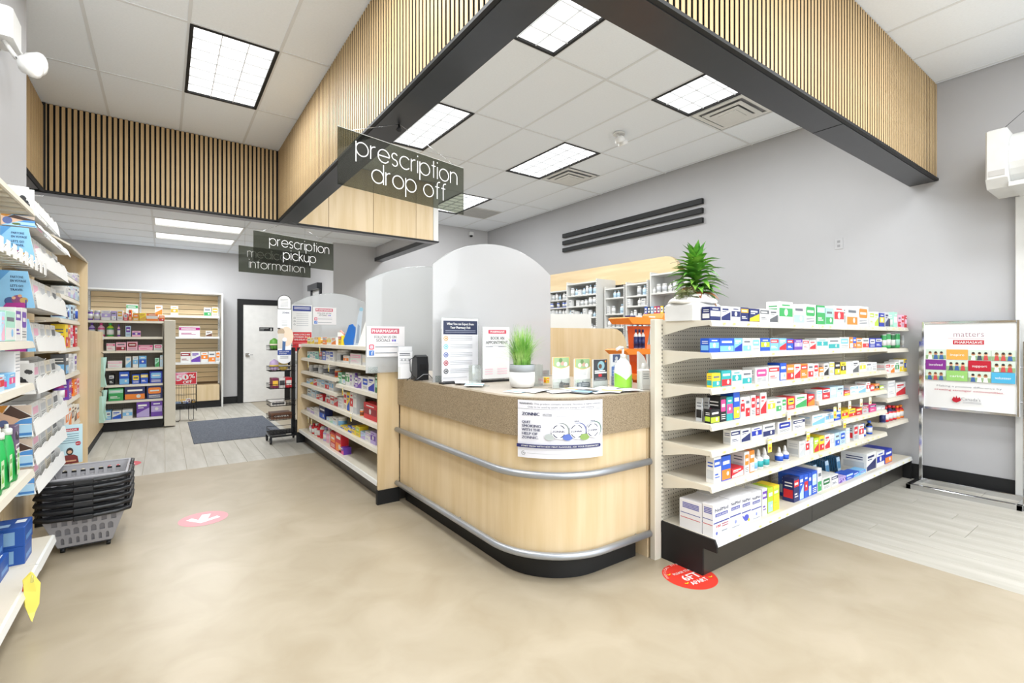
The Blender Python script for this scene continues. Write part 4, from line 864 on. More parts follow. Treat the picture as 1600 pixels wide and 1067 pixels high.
row_R(.948, 'fourth shelf', [(168, 191, 564, 'c', W, 'rose'), (196, 205, 557, 'c', W, 'sky'), (207, 216, 556.5, 'c', W, 'sky'), (217, 229, 556, 'c', 'sky', 'blue'), (242, 249, 559, 'c', 'mint', 'green'), (250, 254.5, 555, 'c', 'lblue', 'silver')], y=9.38, unit='back pegboard unit')
row_R(.696, 'fifth shelf', [(170, 178.5, 585, 'c', 'black', 'white'), (186, 202, 581, 'c', 'blue', 'sky'), (206, 218.5, 585, 'c', 'blue', 'yellow'), (219.5, 231.5, 584, 'c', 'blue', 'yellow'), (233.5, 254, 580, 'c', 'royal', 'sky')], y=9.38, unit='back pegboard unit', dflt_d=.2)
row_R(.455, 'sixth shelf', [(169, 193, 607, 'c', 'green', 'mint'), (194.5, 227, 603.5, 'c', 'navy', 'orange'), (229, 254, 602, 'c', 'navy', 'orange')], y=9.38, unit='back pegboard unit', dflt_d=.2)
for u0, u1 in ((213, 234), (235.5, 257)):
    x0, x1 = plane_x(u0, 9.368), plane_x(u1, 9.368)
row_R(.18, 'base shelf', [(165, 174, 642, 'c', 'sky', 'white'), (175, 190, 642, 'c', W, 'blue'), (191, 207.5, 640, 'c', W, 'sky'), (213, 234, 626, 'c', 'purple', 'lilac'), (235.5, 254, 625, 'c', 'purple', 'lilac')], y=9.37, unit='back pegboard unit', dflt_d=.2)
# ---------------- slat wall unit
row_R(1.84, 'top shelf', [(197, 216, 475.5, 'c', W, 'green'), (242, 254, 477, 'c', W, 'orange'), (266.5, 278.5, 478, 'c', W, 'gold'), (318.5, 330, 480.5, 'c', W, 'green'), (331, 341, 480, 'c', 'cream', 'gold')], y=11.52, unit='slat wall unit', dflt_d=.06)
row_R(1.426, 'middle shelf', [(279, 313, 510, 'c', W, 'magenta'), (321.5, 331.5, 517, 'c', W, 'brown')], y=11.52, unit='slat wall unit', dflt_d=.06)
row_R(.914, 'lower shelf', [(282, 298, 550, 'c', W, 'dred'), (298.5, 313.5, 549.5, 'c', W, 'purple'), (314, 325, 550, 'c', W, 'orange'), (325.5, 336.5, 549.5, 'c', W, 'orange'), (337, 344, 549, 'c', W, 'orange')], y=11.52, unit='slat wall unit', dflt_d=.06)
# ---------------- tall left shelving beyond the bins (faces +X)
X = -.635; U = 'tall left shelving'
def mixed(seed, n, kinds, cols):
    r = random.Random(seed); return [(r.choice(kinds), *r.choice(cols)) for _ in range(n)]
side_row(1.908, 'top shelf', [(105, 124, 428, mixed(1, 5, 'c', [(W, 'silver'), (W, 'lilac')]))], X, 1, U)
side_row(1.74, 'second shelf', [(102.5, 124, 448, mixed(2, 6, 'c', [(W, 'silver'), (W, 'lilac'), ('lblue', W)]))], X, 1, U)
side_row(1.555, 'third shelf', [(102.5, 124, 477, mixed(3, 6, 'ccj', [(W, 'blue'), (W, 'red'), ('lblue', 'navy')]))], X, 1, U)
side_row(1.322, 'fourth shelf', [(102.5, 110, 507, [('c', 'yellow', 'red'), ('c', 'orange', 'red')]), (110, 124, 508, [('c', W, 'pink'), ('o', W, 'blue'), ('c', 'red', W), ('o', W, 'royal')])], X, 1, U)
side_row(1.107, 'fifth shelf', [(102.5, 124, 553, [('c', 'dgrey', 'sky'), ('c', W, 'silver'), ('o', 'lblue', 'blue'), ('c', W, 'purple'), ('o', 'mint', 'green')])], X, 1, U)
side_row(.892, 'sixth shelf', [(102.5, 124, 592, [('o', 'magenta', 'purple'), ('c', 'purple', 'magenta'), ('o', 'red', 'orange'), ('c', 'orange', 'red'), ('c', 'rose', 'red')])], X, 1, U)
side_row(.66, 'seventh shelf', [(102.5, 124, 632, mixed(5, 5, 'c', [('cream', 'brown'), (W, 'orange')]))], X, 1, U)
# ---------------- near left shelving
X = -.60; U = 'near left shelving'
side_row(1.3855, 'third shelf', [(2, 8, 487, [('c', 'lblue', 'rose')]), (8.5, 24, 486, [('c', 'mint', 'white')]), (24.5, 33, 481, [('c', W, 'purple')]), (33.5, 42, 482, [('c', W, 'purple')])], X+.03, 1, U)
# ================================================================ LEFT NEAR SHELVES: special items
def at_left(y, x=-.60): return (x, y)
# green triangular bottles, patterned carton on the .71 shelf
for k, y in enumerate((3.03, 3.17, 3.31)):
    t = thing('bottle', ['green spray bottle cut by the left frame edge on the lower near shelf', 'green bottle, second from the left edge on lower near shelf', 'green bottle with pale label beside the purple patterned carton'][k], 'bottle', (-.615, y, .711), PI/2, 'green bottles on the near left shelf')
    b_ = B(); b_.lathe([(.052, 0), (.056, .02), (.046, .10), (.034, .18), (.024, .215), (.02, .225)], n=14, col=K('1f9a4a'), sy=.7, cols=[K('1f9a4a')]*2+[K('2aae58')]*3); b_.build('body', PRINT, t)
    lb = Art(); lb.poly([(-.028, .03), (.028, .03), (.022, .15), (-.022, .15)], 'cfe8c0').poly([(-.02, .05), (.02, .05), (.0, .10)], '7ac043').rect(-.015, .11, .015, .13, '5aa84a'); lb.build('label_print', t, (0, -.041, 0))
    cp = B(); cp.lathe([(.021, .224), (.021, .25), (.016, .255)], n=12, col=K('e8eeea')); cp.lathe([(.008, .255), (.008, .275)], n=8, col=K('e8eeea')); cp.build('cap', PRINT, t)
a = Art(); a.b.cbox(-.045, .045, 0, .05, 0, .25, .002, K('6a5a78'))
rg = random.Random(4)
for i in range(9): a.circ(-.03+rg.random()*.06, .03+rg.random()*.19, .016, rg.choice(['e6dfe8', 'b9a8c8', '2a2430', 'c8a8b0']), 8)
for i in range(5): a.rect(-.03, .06+i*.022, .035, .068+i*.022, 'f0ecf4')
tag(a.b.build('carton', PRINT, None, (-.60, 3.435, .711), PI/2), 'dark purple patterned carton at the end of the lower near shelf', 'box')
# cartons on 1.165 shelf front lying & display card
a = Art(); a.b.cbox(-.05, .05, 0, .06, 0, .17, .002, K('f1f1f3')); a.lines(-.04, .04, .15, 6, .016, .005, 'a8aeb8'); tag(a.b.build('carton', PRINT, None, (-.585, 3.44, 1.166-.0), PI/2), 'plain white printed carton standing at the near shelf end below the bins', 'box')
rm = [o for o in bpy.data.objects if o.get('label', '').startswith('plain white printed carton')][0]; rm.location = (-.585, 3.36, 1.1655)
for k, (y, c1, c2) in enumerate(((2.78, 'white', 'sky'), (2.98, 'lblue', 'red'), (3.20, 'sky', 'pink'))):
    product('c', c1, c2, -.575, y, 1.1655, .17 if k < 2 else .12, .07, .07, PI/2, f"{['white and sky blue', 'light blue and red', 'sky blue and pink'][k]} carton lying on the near left shelf above green bottles", 'cartons lying on the near left shelf', 4)
# yellow tubes on the 1.81 level & tags
for k, (y, c1, c2) in enumerate(((2.68, 'white', 'lblue'), (2.80, 'cream', 'orange'), (2.93, 'yellow', 'white'), (3.05, 'silver', 'lblue'))):
    product('c', c1, c2, -.60, y, 1.811, .10, .05, .22, PI/2, f"tall {cn(c1)} and {cn(c2)} pack hanging on the upper near left shelf", 'tall packs on the upper near left shelf', 2)
for k in range(9):
    y = 2.62+k*.105
    t = thing('price_tag', f'white price tag on a wire hook, {ordn(k+1)} from left, upper near shelf', 'price tag', (-.545, y, 1.757), PI/2, 'price tags on the upper near shelf')
    B().tube([(0, .22, .0), (0, -.03, .0), (0, -.04, .02)], .0025, 6).build('hook', M_chrome, t); B().box(-.026, .026, -.046, -.0435, -.03, .03).build('card', M_paper, t)
# top canopy louvres
for k in range(12):
    y = 2.2+k*.12; B().box(1.0+k*.11, 1.006+k*.11, .02, .44, 2.035, 2.05).build('canopy_rib', M_cream, LG)
# blue boxes on the deep base shelf
def bluebox(x, y, z, w_, d, h, label):
    a = Art(); a.b.cbox(-w_/2, w_/2, 0, d, 0, h, .003, K('1f4f9c')); a.rect(w_*.18, h*.1, w_*.36, h*.8, '7fa6c8').rect(-w_*.45, h*.35, -w_*.05, h*.6, '2d63b4')
    tz = h+.0006; a.b.add([(-w_*.1, d*.2, tz), (w_*.25, d*.2, tz), (w_*.25, d*.45, tz), (-w_*.1, d*.45, tz)], [(0, 1, 2, 3)], K('9ec0e4')); a.b.add([(w_*.3, d*.5, tz), (w_*.45, d*.5, tz), (w_*.45, d*.8, tz), (w_*.3, d*.8, tz)], [(0, 1, 2, 3)], K('e8eef4'))
    a.b.add([(w_/2+.0006, d*.15, h*.2), (w_/2+.0006, d*.85, h*.2), (w_/2+.0006, d*.85, h*.45), (w_/2+.0006, d*.15, h*.45)], [(0, 1, 2, 3)], K('5a8cc8'))
    tag(a.b.build('carton', PRINT, None, (x, y, z), 0), label, 'box', 'blue boxes on the deep base shelf')
bluebox(-.80, 3.38, .2005, .30, .17, .095, 'blue box, front one of the bottom layer on the deep base shelf')
bluebox(-.75, 3.60, .2005, .30, .17, .095, 'blue box behind, bottom layer, on the deep base shelf')
bluebox(-.80, 3.36, .297, .26, .19, .10, 'blue box with white label, on top of the base shelf pile, nearer')
bluebox(-.735, 3.60, .297, .27, .19, .10, 'blue box on top of the base shelf pile, nearer the baskets')
a = Art(); a.b.cbox(-.06, .06, 0, .12, 0, .07, .002, K('8a3f3a')); a.rect(-.04, .02, .04, .05, 'cfc0b4'); a.b.add([(-.05, .01, .0706), (.05, .01, .0706), (.05, .11, .0706), (-.05, .11, .0706)], [(0, 1, 2, 3)], K('8a2f5a'))
tag(a.b.build('carton', PRINT, None, (-.615, 3.03, .2005), PI/2), 'small maroon and brown box at the left frame edge on the base shelf', 'box')
# yellow sale tag on clip
t = thing('sale_tag', 'yellow and red sale tag clipped to the deep base shelf edge', 'tag', (-.515, 3.22, .235), .45)
a = Art(); a.poly([(-.03, .02), (.0, .05), (.035, -.02), (.03, -.12), (.0, -.19), (-.02, -.11)], 'f2e36a'); a.poly([(-.028, .0), (-.012, .01), (-.01, -.05), (-.03, -.06)], 'd8502a').text('7.99', .0, -.07, .016, '6a6a30', 'c', 0, None, 1.4)
for v in list(range(len(a.b.v))): x, y, z = a.b.v[v]; a.b.v[v] = (x, y-.02*math.sin(z*20), z)
tg = a.build('tag_card', t); bk = B(); bk.add([(-.03, .002, .02), (0, .002, .05), (.035, .002, -.02), (.03, .002, -.12), (0, .002, -.19), (-.02, .002, -.11)], [(5, 4, 3, 2, 1, 0)], K('f2e36a')); bk.build('tag_back', PRINT, t)
B().tube([(0, .02, .03), (.0, -.01, .04), (0, -.012, .0)], .006, 8).build('clip', M_clear, t)
# ================================================================ CARDBOARD DISPLAY BINS
def bin_(y0, y1, z, h, art, label, pcols, xb=-.715, xf=-.575, slope=.0):
    """tray hung on the shelves: printed end panel faces the camera, scalloped front lip faces the aisle"""
    t = thing('display_bin', label, 'display', (xf, y0, z))
    D_ = xf-xb
    a = Art(); W = D_; a.poly([(0, 0), (W, 0), (W-.03, h), (0, h)], art[0])
    art[1](a, W, h); e = a.build('end_panel_print', t, (-D_, 0, 0))
    B().prism([(-D_, 0), (0, 0), (-.03, h), (-D_, h)], 'y', .001, .006).build('end_panel', M_paper, t)
    L_ = y1-y0; n = 5; lip = [(0, 0), (L_, -.015)]; top = []
    for k in range(n*2+1):
        yy = L_*(1-k/(n*2)); top.append((yy, h*.42+(h*.10 if k % 2 else -.0)))
    b_ = B(); pts = lip+top; m = len(pts)
    v = [(.012*(1-min(1, max(0, p[1])/(h*.42))), p[0], p[1]) for p in pts]; v2 = [(x-.003, y, z_) for x, y, z_ in v]
    b_.add(v+v2, [tuple(range(m)), tuple(range(2*m-1, m-1, -1))]+[(k, m+k, m+(k+1) % m, (k+1) % m) for k in range(m)]); b_.build('front_lip', M_paper, t)
    B().box(-D_, -.012, .006, L_, -.002, .002).build('tray', M_paper, t); B().box(-D_, -D_+.004, .006, L_, 0, h).build('rear_panel', M_paper, t)
    B().prism([(-D_, 0), (0, 0), (-.02, h*.6), (-D_, h)], 'y', L_-.004, L_).build('end_panel', M_paper, t)
    for k in range(n):
        c1, c2 = pcols[k % len(pcols)]; yy = y0+L_*(k+.5)/n; pk = Art(); pw = L_/n*.86; ph = h*.88
        pk.b.cbox(-pw/2, pw/2, 0, .012, 0, ph, .001, K(c1)); pk.rect(-pw*.38, ph*.55, pw*.38, ph*.82, c2).lines(-pw*.35, pw*.35, ph*.45, 3, ph*.08, ph*.03, '8a8a88'); pk.circ(0, ph*.92, .004, 'dgrey', 8)
        o = pk.b.build('travel_pack', PRINT, None, (xf-.035, yy, z+.003), PI/2); o.rotation_euler = (-.08, 0, PI/2)
        tag(o, f"small {cn(c1)} travel pack, {ordn(k+1)} from left, in the {label.split(',')[0]}", 'package', 'travel packs in the cardboard bins')
    hk = B()
    for k in range(3): yy = L_*(.25+.25*k); hk.tube([(-D_+.004, yy, h*.97), (.0, yy, h*.98), (.006, yy, h*1.02)], .0016, 5).build('wire_hook', M_chrome, t) if k == 0 else None
    return t
def art_travel(a, W, h):
    a.l += 1
    a.poly([(0, h*.7), (W*.3, h), (0, h)], '5a9ad0'); 
    for i, s_ in enumerate(('PARTONS', 'EN VOYAGE', "LET'S GO", 'TRAVEL')): a.text(s_, W*.30, h*(.80-.105*i-(.03 if i > 1 else 0)), h*.062, '1a2a5a', 'l', .03, W*(.36 if i != 1 else .44))
    a.circ(W*.30, h*.17, W*.16, '3f5a90', 12); a.circ(W*.5, h*.22, W*.17, '8a4a7a', 12); a.circ(W*.68, h*.2, W*.12, 'c0a060', 10); a.poly([(W*.1, 0), (W*.75, 0), (W*.7, h*.14), (W*.2, h*.12)], 'a8308a'); a.circ(W*.4, h*.26, W*.06, 'e0b090', 8); a.circ(W*.57, h*.32, W*.06, 'd8a07a', 8); a.rect(W*.72, 0, W*.76, h*.22, '4a3a8a')
def art_bw(a, W, h):
    a.l += 1; rg = random.Random(int(h*1000)); a.rect(W*.05, h*.08, W*.95, h*.92, 'd8d8d6')
    for i in range(12): a.circ(W*(.12+.7*rg.random()), h*(.15+.65*rg.random()), W*.09, rg.choice(['1c1c1e', '3a3a3c', '6a6a6c', 'f0f0f0', '242426']), 7)
def art_land(a, W, h):
    a.l += 1
    a.poly([(0, 0), (W*.62, h*.55), (0, h)], 'd8b49a'); a.circ(W*.17, h*.45, W*.14, '5a6a9a', 12); a.poly([(0, h), (W*.30, h), (W*.14, h*.78), (0, h*.86)], 'c8862e')
    a.poly([(W*.16, h*.76), (W*.36, h), (W*.95, h*.62), (W*.62, h*.56)], '4a352c'); a.poly([(W*.4, h*.98), (W*.94, h*.98), (W*.94, h*.66)], 'c9b8a8'); a.poly([(W*.45, h*.42), (W*.64, h*.54), (W*.95, h*.58), (W*.95, h*.4)], '4f8fd0')
    a.poly([(W*.12, 0), (W*.42, h*.38), (W*.95, h*.38), (W*.95, 0)], 'a8d0ea'); a.circ(W*.42, h*.18, W*.13, '5a6a3a', 10, h*.1); a.rect(W*.5, h*.05, W*.95, h*.13, '3f7fc0')
cr = [('white', 'cream'), ('white', 'rose'), ('white', 'silver'), ('cream', 'silver'), ('white', 'dgrey')]
BZs = [(3.72, 4.40, 2.09, .14, ('e8e8e6', art_bw), 'topmost cardboard bin, black and white print on its end'), (3.74, 4.85, 2.015, .06, ('8cc4ea', art_land), 'second highest cardboard bin, only a narrow coloured strip shows'),
 (3.72, 4.75, 1.815, .19, ('8cc4ea', art_travel), 'upper blue travel bin, hung above the other blue one'), (3.70, 4.70, 1.565, .20, ('8cc4ea', art_travel), 'middle blue travel bin, just below the upper blue bin'),
 (3.72, 4.65, 1.325, .18, ('8cc4ea', art_travel), 'lowest blue travel bin, partly behind tall cartons'), (3.72, 4.65, 1.09, .185, ('e8e8e6', art_bw), 'black and white photo bin, above the landscape bins'),
 (3.66, 4.75, .865, .175, ('f0efec', art_land), 'upper landscape photo bin, largest mosaic print'), (3.68, 4.70, .70, .155, ('f0efec', art_land), 'middle landscape photo bin, second of three mosaics'), (3.72, 4.62, .535, .155, ('f0efec', art_land), 'lowest landscape photo bin, just above the baskets')]
for q in BZs: bin_(*q, cr)
bk = B(); bk.box(-.795, -.77, 4.04, 4.92, .0, 2.3); bk.build('bin_rack_panel', M_maple)
tag(bpy.data.objects['bin_rack_panel'], 'maple backing panel that carries the cardboard bins', 'panel')
# small bilingual leaflet sign with a person in a red top
t = thing('leaflet_sign', 'pale blue leaflet sign with a woman in a red top beside the baskets', 'sign', (-.65, 4.80, .47), .2); t.scale = (.72, .72, .72)
a = Art(); a.rr(0, 0, .22, .40, .02, 'bfdde6'); a.rect(.015, .33, .19, .36, 'b3122a').text('PHARMASAVE', .10, .337, .016, 'white', 'c', .02, .15); a.lines(.03, .19, .30, 5, .022, .006, '5a7a8a'); a.circ(.185, .20, .022, 'b3122a', 14); a.text('NEW', .185, .194, .011, 'white', 'c', .02)
a.poly([(.05, .0), (.19, .0), (.18, .07), (.15, .09), (.09, .09), (.06, .07)], '7a2a26').circ(.12, .125, .028, '2a1c18', 12, .04).circ(.12, .12, .018, 'd9a884', 10).rect(.07, .02, .17, .035, 'd9a884')
a.build('sign_print', t); B().box(0, .22, .001, .005, 0, .40).build('card', M_paper, t); B().box(.08, .14, .006, .05, -.60, .1).build('stand', M_clear, t)
# mint garment-like bags on the partition end
for k, (x, y, z, h) in enumerate(((-.66, 9.15, .78, .34), (-.62, 9.22, .55, .30), (-.68, 9.28, .02, .42), (-.60, 9.2, .02, .38))):
    pass
t0 = None
for k, (y, z0, h) in enumerate(((9.10, .70, .42), (9.19, .22, .42), (8.88, .22, .36))):
    t = thing('mint_bag', ['upper mint fabric bag hanging on the partition end', 'lower mint fabric bag hanging at the partition end', 'mint fabric bag nearest the baskets, on the partition foot'][k], 'bag', (-.70, y, z0), PI/2, 'mint bags on the partition end')
    pts = [(-.03, h), (.03, h), (.09, h*.35), (.12, .02), (.05, 0), (-.02, .03), (-.10, 0), (-.08, h*.4)]; b_ = B(); m = len(pts)
    v = [(p[0], -.01-.02*math.sin(p[0]*40), p[1]) for p in pts]; v2 = [(p[0]*.9, .03, p[1]) for p in pts]
    b_.add(v+v2, [tuple(range(m)), tuple(range(2*m-1, m-1, -1))]+[(i, m+i, m+(i+1) % m, (i+1) % m) for i in range(m)]); b_.build('bag', mat('mint_fabric', 'b4d8cc', .8), t)
    B().tube([(0, 0, h), (0, .0, h+.05), (0, .03, h+.07)], .004, 6).build('strap', M_black, t)
# ================================================================ BASKETS
def basket(z, label, body=True, top=False):
    t = thing('shopping_basket', label, 'basket', (-.42, 4.40, z), 0, 'stacked shopping baskets')
    wt, dt, wb, db, H = .21, .22, .135, .15, .225     # half widths at rim and bottom
    def side(w0, w1, off0, off1, rot, cols_, rows=3):
        outer = [(-w0, 0), (w0, 0), (w1, H), (-w1, H)]; holes = []
        for r in range(rows):
            za, zb_ = (.02+r*.066, .066+r*.066)
            for c in range(cols_):
                cx0 = (c-(cols_-1)/2)*(w0+(w1-w0)*za/H)*2/(cols_+.6); hw = w0*.72/cols_
                if r == 0: hw *= .6
                holes.append([(cx0-hw, za), (cx0+hw, za), (cx0+hw, zb_-.012), (cx0+hw*.6, zb_-.003), (cx0, zb_), (cx0-hw*.6, zb_-.003), (cx0-hw, zb_-.012)])
        vs, fs = panel_holes(outer, holes, .005)
        out = []
        for x, y, zz in vs:
            o_ = off0+(off1-off0)*y/H+zz; p = (x, -o_, y)
            c_, s_ = math.cos(rot), math.sin(rot); out.append((p[0]*c_-p[1]*s_, p[0]*s_+p[1]*c_, p[2]))
        return out, fs
    b_ = B()
    for rot, w0, w1, o0, o1, nc in ((0, wb, wt, db, dt, 7), (PI, wb, wt, db, dt, 7), (PI/2, db, dt, wb, wt, 6), (-PI/2, db, dt, wb, wt, 6)):
        vs, fs = side(w0, w1, o0, o1, rot, nc); b_.add(vs, fs)
    b_.box(-wb, wb, -db, db, 0, .005); b_.build('body', M_basket, t)
    rim = B(); e = .012
    for q in ((-wt-e, wt+e, -dt-e, -dt+.004), (-wt-e, wt+e, dt-.004, dt+e), (-wt-e, -wt+.004, -dt+.004, dt-.004), (wt-.004, wt+e, -dt+.004, dt-.004)): rim.cbox(*q, H-.012, H+.006, .004)
    rim.build('rim', M_plastic if not top else M_basket, t)
    if body:
        lr = B()
        for rot, w0, w1, o0, o1 in ((0, wb, wt, db, dt), (PI, wb, wt, db, dt), (PI/2, db, dt, wb, wt), (-PI/2, db, dt, wb, wt)):
            c_, s_ = math.cos(rot), math.sin(rot); q = [(-w0+.01, -o0+.006, .006), (w0-.01, -o0+.006, .006), (w1-.01, -o1+.006, H-.02), (-w1+.01, -o1+.006, H-.02)]
            lr.add([(x*c_-y*s_, x*s_+y*c_, z_) for x, y, z_ in q], [(0, 1, 2, 3)])
        lr.build('nested_liner', mat('grey_basket_inner', '77767b', .5), t)
    for s_ in (1, -1):
        pth = [(-wt-.02, s_*.02, H-.004), (-wt-.02, s_*(dt+.005), H-.008), (-wt*.8, s_*(dt+.028), H-.014), (0, s_*(dt+.034), H-.020), (wt*.8, s_*(dt+.028), H-.014), (wt+.02, s_*(dt+.005), H-.008), (wt+.02, s_*.02, H-.004)]
        B().tube(pth, .0135, 8).build('handle', M_plastic, t)
        hp = B(); hp.cbox(-.05, .05, s_*(dt+.034)-.015, s_*(dt+.034)+.015, H-.034, H-.006, .004); hp.build('grip', M_plastic, t)
    return t
nb = ['bottom basket of the stack, the only one whose grey body shows', 'second basket up in the stack, only its black handles show', 'third basket up in the stack of grey and black baskets', 'fourth basket up in the stack of grey and black baskets', 'fifth basket up, just below the open top basket', 'top basket of the stack, open with its grey inside showing']
for k in range(6): basket(.04+k*.046, nb[k], k == 0, k == 5)
t = thing('basket_dolly', 'small black wheeled base under the stack of shopping baskets', 'dolly', (-.42, 4.40, 0))
B().box(-.13, .13, -.145, .145, .030, .038).build('frame', M_plastic, t)
for x in (-.115, .115):
    for y in (-.13, .13): B().lathe([(.015, -.011), (.0155, 0), (.015, .011)], n=14).tf(Matrix.Translation((x, y, .016)) @ Matrix.Rotation(PI/2, 4, 'Y')).build('wheel', M_black, t)
# ================================================================ FLOOR STICKERS + MAT
def floor_art(a, loc, rz, name, label, cat, group=None):
    # art plane (x, -lift, y) -> (x, y, lift)
    o = a.build(name, None, loc, rz, mapf=lambda x, y, z: (x, z, -y)); return tag(o, label, cat, group)
a = Art(); a.LZ = .0002; a.circ(0, 0, .165, 'd98a90', 40); a.b.l = 0
arr = [(-.03, .10), (.03, .10), (.03, -.02), (.085, .035), (.115, -.005), (0, -.10), (-.115, -.005), (-.085, .035), (-.03, -.02)]
a.poly(arr, 'f3efec'); floor_art(a, (.25, 4.44, .0006), -.25, 'floor_sticker', 'faded red round floor sticker with white arrow in the aisle', 'floor sticker')
a = Art(); a.circ(0, 0, .165, 'cf5560', 40); a.poly(arr, 'f3efec'); floor_art(a, (-.37, 6.85, .0006), -.1, 'floor_sticker', 'red round arrow floor sticker half hidden beyond the baskets', 'floor sticker')
a = Art(); a.circ(0, 0, .155, 'd6392c', 48)
a.text('6FT', 0, -.035, .058, 'white', 'c', .03, .13).text('APART', 0, -.085, .034, 'white', 'c', .02, .13).text('PLEASE STAY', 0, .045, .02, 'white', 'c', .01, .15)
for k, ch in enumerate('PHYSICAL DISTANCING'):
    th = math.radians(162-k*8); a.text(ch, .132*math.cos(th), .132*math.sin(th), .016, 'f6d8d0', 'c', .01, None, th-PI/2)
for x, y in ((-.105, .06), (-.09, -.06), (.09, -.075), (.09, .08)): a.poly([(x-.014, y), (x, y-.008), (x+.014, y), (x+.014, y+.006), (x, y-.001), (x-.014, y+.006)], 'f2d42c')
floor_art(a, (2.51, 1.70, .0006), -.12, 'floor_sticker', 'bright red floor sticker reading 6FT APART at the shelving corner', 'floor sticker')
t = B().cbox(.32, 1.44, 7.62, 9.66, .0003, .010, .004).build('floor_mat', M_mat); tag(t, 'dark grey ribbed entrance mat lying before the back door', 'mat')
# ================================================================ DUMP RACK, 50% OFF
t = thing('wire_rack', 'black wire rack with a red 50% OFF sign in the back aisle', 'rack', (.14, 9.82, 0))
w_ = B(); Wd = .31
for x in (0, Wd): w_.tube([(x, 0, .16), (x, 0, .83)], .005, 6); w_.tube([(x, .16, .16), (x, .16, .70)], .004, 6)
w_.tube([(0, 0, .83), (Wd, 0, .83)], .005, 6)
for z in (.20, .26, .32, .44, .56): w_.tube([(0, 0, z), (Wd, 0, z)], .0028, 5); w_.tube([(0, .16, z), (Wd, .16, z)], .0028, 5); w_.tube([(0, 0, z), (0, .16, z)], .0028, 5); w_.tube([(Wd, 0, z), (Wd, .16, z)], .0028, 5)
for k in range(1, 9): x = Wd*k/9; w_.tube([(x, .16, .20), (x, .16, .62)], .0022, 5)
for k in range(1, 9): x = Wd*k/9; w_.tube([(x, 0, .20), (x, 0, .34)], .0022, 5)
w_.build('wire_frame', M_wire, t)
B().box(0, Wd, .0, .16, .27, .276).build('basket_floor', M_wire, t); B().box(0, Wd, -.003, .0, .255, .30).build('front_strip', M_black, t)
for x in (.01, .20):
    B().tube([(x, .02, .25), (x, .0, .03), (x+.02, -.01, .005), (x+.05, -.01, .005), (x+.07, 0, .03), (x+.07, .02, .25)], .004, 6).build('leg', M_wire, t)
a = Art(); a.rect(0, 0, .32, .21, 'f2e4e4').rect(.008, .008, .312, .202, 'cf1f30').poly([(.008, .202), (.2, .202), (.06, .06), (.008, .08)], 'e07a9a').poly([(.04, .202), (.16, .202), (.14, .09), (.1, .09)], 'eaa4bc')
a.text('50', .12, .075, .095, 'white', 'c', .05, .17, .12).text('%', .255, .105, .07, 'white', 'c', .03, .08, .12).text('OFF', .19, .02, .05, 'white', 'c', .04, .13, .1); a.build('sale_sign', t, (-.005, -.008, .615)); B().box(-.005, .315, -.007, -.003, .615, .825).build('sign_board', M_paper, t)
for k, (x, y, c1, c2, w1, h1) in enumerate(((.05, .04, 'lblue', 'blue', .09, .05), (.12, .06, 'gold', 'black', .06, .08), (.16, .03, 'white', 'blue', .08, .06), (.20, .09, 'white', 'dred', .06, .09), (.27, .05, 'black', 'gold', .05, .07))):
    product('c', c1, c2, .14+x, 9.82+y, .277, w1, .05, h1, .2*(k-2)*.3, f"small {cn(c1)} and {cn(c2)} clearance box in the 50% OFF rack", 'clearance boxes in the wire rack', k)
# ================================================================ ROLLING SNACK RACK
t = thing('snack_rack', 'black rolling snack rack with wire trays beside the middle shelving', 'rack', (1.13, 6.985, 0))
for x, y, q_ in ((.285, .12, .045), (.338, .02, .032)): B().box(x, x+q_, y, y+q_, .08, 1.27).build('post', M_plastic, t)
B().box(.0, .36, .02, .05, .085, .105).build('base_bar', M_plastic, t); B().box(.0, .36, .30, .33, .085, .105).build('base_bar', M_plastic, t); B().box(0, .03, .05, .30, .09, .11).build('base_bar', M_rail, t); B().box(.33, .36, .05, .30, .09, .11).build('base_bar', M_plastic, t)
B().prism([(.30, .105), (.36, .105), (.35, .30), (.31, .30)], 'y', .0, .03).build('gusset', M_plastic, t)
for x in (.01, .345):
    for y in (.03, .32):
        c_ = B().lathe([(.030, -.012), (.032, 0), (.030, .012)], n=16).tf(Matrix.Translation((x, y, .032)) @ Matrix.Rotation(PI/2, 4, 'Y')); wl = c_.build('caster', M_plastic, t); B().box(x-.016, x+.016, y-.01, y+.01, .045, .085).build('caster_fork', M_plastic, wl)
def wtray(z, d0=0, d1=.31):
    b_ = B(); h = .06
    for zz in (z, z+h): b_.tube([(d0, 0, zz), (d1, 0, zz), (d1, .30, zz), (d0, .30, zz)], .0035, 5, closed=True)
    for k in range(8): yy = .3*k/7; b_.tube([(d0, yy, z+h), (d0, yy, z), (d1, yy, z)], .002, 5)
    for k in range(1, 8): xx = d0+(d1-d0)*k/8; b_.tube([(xx, 0, z+h), (xx, 0, z), (xx, .3, z)], .0018, 5)
    return b_.build('wire_tray', M_wire, t)
for z in (1.24, .96, .73, .50, .315): wtray(z)
B().box(0, .31, .0, .3, .125, .13).build('base_tray', M_plastic, t); wtray(.132)
